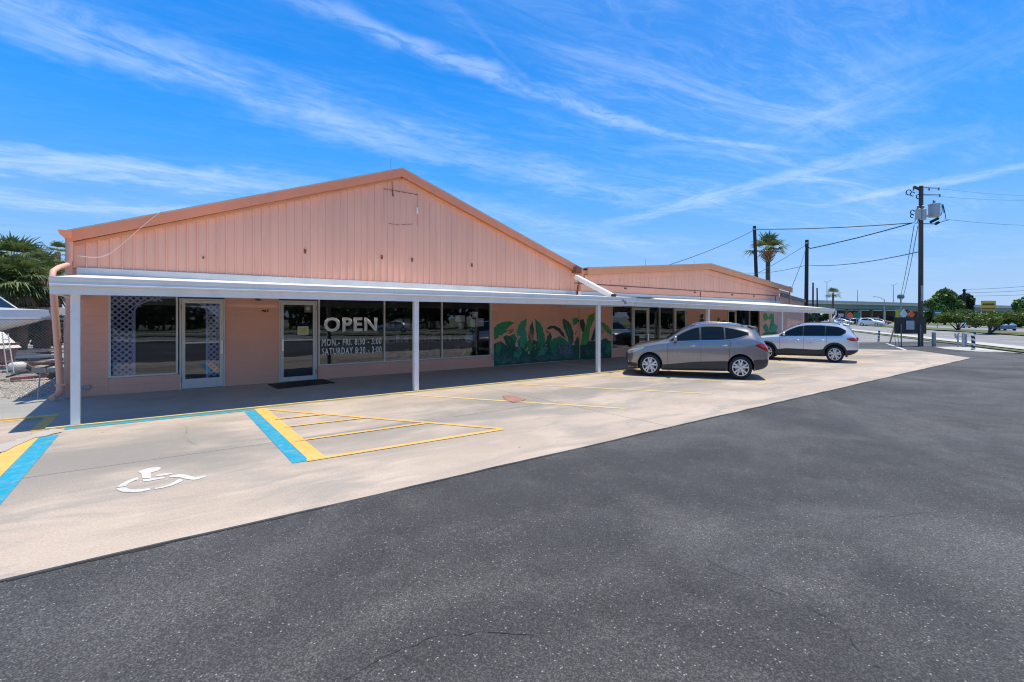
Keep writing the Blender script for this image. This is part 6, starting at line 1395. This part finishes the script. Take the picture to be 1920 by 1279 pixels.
def boat(lab, px_, py_, d, length, dirx, h, beam, z0, cover=None, screen=True):
    c = D(px_, HY, d); r = thing('boat', lab, 'boat', (c.x, c.y, 0), local=True, group='boats stored in the yard'); b = MB(); hull(b, (0, 0, z0), length, dirx, h, beam); b.build('hull', hullw, r, smooth=True, angle=25, loc=(0, 0, 0))
    dv_ = Vector(dirx).normalized(); s_ = Vector((-dv_.y, dv_.x, 0))
    b = MB(); P = [Vector((0, 0, z0+h-.12)), -dv_*length*.4+Vector((0, 0, z0+h-.16)), -dv_*length+Vector((0, 0, z0+h-.16))]
    for sg in (1, -1):
        Q = [p+s_*sg*w for p, w in zip(P, (.04, beam/2+.015, beam/2+.015))]
        b.add([Q[1], Q[2], Q[2]+Vector((0, 0, .07)), Q[1]+Vector((0, 0, .07))], [(0, 1, 2, 3)])
    b.build('rub_rail', navy, r, loc=(0, 0, 0))
    if screen:
        b = MB(); q = -dv_*length*.25+Vector((0, 0, z0+h+.05)); tp = q-dv_*.75+Vector((0, 0, .62))
        b.add([q+s_*.75, q-s_*.75, tp-s_*.65, tp+s_*.65], [(0, 1, 2, 3)]); b.add([q+s_*.75, tp+s_*.65, q-dv_*1.3+s_*.9+Vector((0, 0, .1))], [(0, 1, 2)]); b.add([q-s_*.75, tp-s_*.65, q-dv_*1.3-s_*.9+Vector((0, 0, .1))], [(0, 1, 2)]); b.build('windscreen', car_glass, r, loc=(0, 0, 0))
        b = MB(); b.tube([q+s_*.8, tp+s_*.7, tp-s_*.7, q-s_*.8], .025, 6); b.tube([tp+s_*.7-dv_*.0, tp+s_*.7-dv_*.8+Vector((0, 0, .8))], .03, 6); b.tube([tp-s_*.7, tp-s_*.7-dv_*.8+Vector((0, 0, .8))], .03, 6); b.build('screen_frame', white_m, r, loc=(0, 0, 0))
    if cover:
        b = MB(); pts = []; n = 8
        for i in range(n+1):
            t = .12+.88*i/n; w = beam/2*min(1, t*2.2)**.7*1.02; hh = .45*math.sin(math.pi*min(1, t*.8)); c_ = -dv_*length*t; pts += [c_+s_*w+Vector((0, 0, z0+h-.05)), c_+s_*w*.5+Vector((0, 0, z0+h+hh*.8)), c_+Vector((0, 0, z0+h+hh)), c_-s_*w*.5+Vector((0, 0, z0+h+hh*.8)), c_-s_*w+Vector((0, 0, z0+h-.05))]
        b.add(pts, [(i*5+k, (i+1)*5+k, (i+1)*5+k+1, i*5+k+1) for i in range(n) for k in range(4)]); b.build('cover', cover, r, smooth=True, loc=(0, 0, 0))
    trailer(r, (-dv_.x*length*.15, -dv_.y*length*.15, 0), dirx, length*.7); return r
boat('white runabout with raked windscreen, bow pointing right toward the downpipe', 93, 0, 17.0, 6.5, (.88, -.475, 0), .88, 2.0, 1.22)
boat('boat under a navy cover behind the white runabout', 128, 0, 21.0, 6.0, (.93, .36, 0), .9, 2.2, 1.35, navy, False)
# tarp covered boat stern with ladder, outboard motor and loose junk
c = D(-72, HY, 13.2); tr_ = thing('covered_skiff', 'small skiff under a crumpled white tarp at the left edge', 'boat', (c.x, c.y, 0), local=True)
b = MB(); R_ = Vector((R2[0], R2[1], 0)); F_ = Vector((F2[0], F2[1], 0)); n = 10; rs = random.Random(2); vs = []
for i in range(n+1):
    for j in range(6):
        t = i/n; q = R_*(-1.6+2.55*t)+F_*(-.6+1.3*j/5); edge_ = (i in (0, n)) or (j in (0, 5)); vs.append(q+Vector((0, 0, (.95 if edge_ else 1.50+.08*math.sin(i*1.3)+rs.uniform(-.05, .05)))))
b.add(vs, [(i*6+j, (i+1)*6+j, (i+1)*6+j+1, i*6+j+1) for i in range(n) for j in range(5)]); b.build('tarp', tarp, tr_, smooth=True, loc=(0, 0, 0))
b = MB(); b.add([tuple(R_*x_+F_*y_+Vector((0, 0, z_))) for x_, y_, z_ in ((-1.5, -.5, .55), (.8, -.5, .55), (.8, .6, .55), (-1.5, .6, .55), (-1.6, -.6, 1.1), (.92, -.6, 1.1), (.92, .7, 1.1), (-1.6, .7, 1.1))], [(0, 3, 2, 1), (4, 5, 6, 7), (0, 1, 5, 4), (1, 2, 6, 5), (2, 3, 7, 6), (3, 0, 4, 7)]); b.build('hull', mat('faded_red_hull', (.28, .14, .12), .6, var=.2, vs=2), tr_, loc=(0, 0, 0))
dl = 12.0; ld = thing('boat_ladder', 'grey metal ladder leaning against the tarp covered skiff', 'ladder', tuple(G(20, 700+0)))
A0, A1, B0, B1 = D(14, 702, dl), D(4, 625, dl+.5), D(26, 699, dl), D(15, 626, dl+.5)
b = MB(); b.tube([A0, A1], .013, 8); b.build('rail', steel, ld); b = MB(); b.tube([B0, B1], .013, 8); b.build('rail', steel, ld)
for t in (.02, .3, .58, .85): b = MB(); b.tube([A0.lerp(A1, t), B0.lerp(B1, t)], .010, 6); b.build('rung', steel, ld)
om = thing('outboard_motor', 'old outboard motor lying in the yard beside the skiff', 'motor', tuple(G(40, 690)), local=True); om.location = D(38, HY+EYE*FPX/13.6, 13.6)
b = MB(); b.lathe([(0, -.2), (.1, -.19), (.14, -.08), (.14, .1), (.1, .18), (0, .2)], (-.05, 0, .42), 'x', 16); b.build('cowl', mat('motor_white', (.62, .60, .58), .5, var=.2, vs=8), om, smooth=True, loc=(0, 0, 0)); b = MB(); b.tube([(.1, 0, .45), (.45, -.1, .2), (.7, -.15, .08)], .07, 8); b.lathe([(0, -.02), (.17, 0), (0, .02)], (.7, -.2, .15), 'y', 3); b.build('leg', clad, om, loc=(0, 0, 0))
rs = random.Random(9); jm = [steel, mat('old_timber', (.20, .16, .12), .9, var=.3), black, mat('faded_blue', (.15, .22, .27), .7), mat('rusty_red', (.25, .06, .05), .8)]
labs_j = ['long grey pipe lying across the yard', 'weathered timber plank in the boat yard', 'black beam lying on the gravel', 'faded blue tube on the ground behind the fence', 'second grey pipe in the pile of yard junk', 'short timber offcut in the yard junk', 'black pole leaning on the pile of junk', 'dull blue spar near the downpipe', 'grey rod low in the junk pile', 'rusty red bar beneath the white boat']
for i in range(10):
    q = D(rs.uniform(40, 105), HY, 13.6+rs.uniform(0, 3)); a = Vector((q.x-rs.uniform(.5, 1.4), q.y+rs.uniform(-.4, .4), rs.uniform(.1, .55))); c_ = Vector((q.x+rs.uniform(.4, 1.0), q.y+rs.uniform(-.4, .4), rs.uniform(.08, .6))); b = MB(); b.bar(a, c_, rs.uniform(.04, .1)); b.build('scrap_bar', jm[i % 5] if i < 9 else jm[4], label=labs_j[i], cat='scrap', group='junk in the boat yard')
c = G(70, 752, 0.02); dd = EYE*FPX/(752-HY); ss = thing('stake_sign', 'small blank sign on a thin stake in the gravel', 'sign', tuple(c)); b = MB(); b.tube([c, D(75.5, 700, dd)], .014, 6); b.build('leg', steel, ss)
facing_box((59, 689.5), (87, 699.5), dd-.02, .02, mat('cardboard', (.30, .25, .20), .8, var=.3, vs=14), ss, 'sign_plate')

# ================================================================ ACROSS THE ROAD (mirrored in the shop windows)
rs = random.Random(77)
for i in range(30):
    t = -115+i*7.4+rs.uniform(-2, 2); p = RP(t, 56+rs.uniform(-4, 4)); hgt = rs.choice((6.5, 8, 9, 10, 11.5))
    bl = [(rs.uniform(-4.5, 4.5), rs.uniform(-3, 3), hgt*rs.uniform(.16, .8), rs.uniform(1.8, 3), .9) for _ in range(9)]
    tree('roadside_tree', 'leafy tree across the road behind the camera', p, bl, 1300, .55, leaf_d, 100+i, ((0, 0, 0), (0, 0, hgt*.5)), .3, (), 'trees across the road behind the camera')
for i, (t, s, col, kd) in enumerate(((-14, 20, (.75, .75, .75), 'suv'), (6, 34, (.45, .46, .48), 'sedan'), (22, 50, (.75, .75, .75), 'suv'), (-34, 37, (.10, .10, .11), 'sedan'))):
    far_car(RP(t, s), ra+(math.pi if s < 28 else 0), kd, col, ('white crossover on the road behind the camera', 'grey sedan on the far lanes behind the camera', 'white crossover parked beyond the far grass', 'black sedan far behind the camera')[i], 'vehicles on the road')
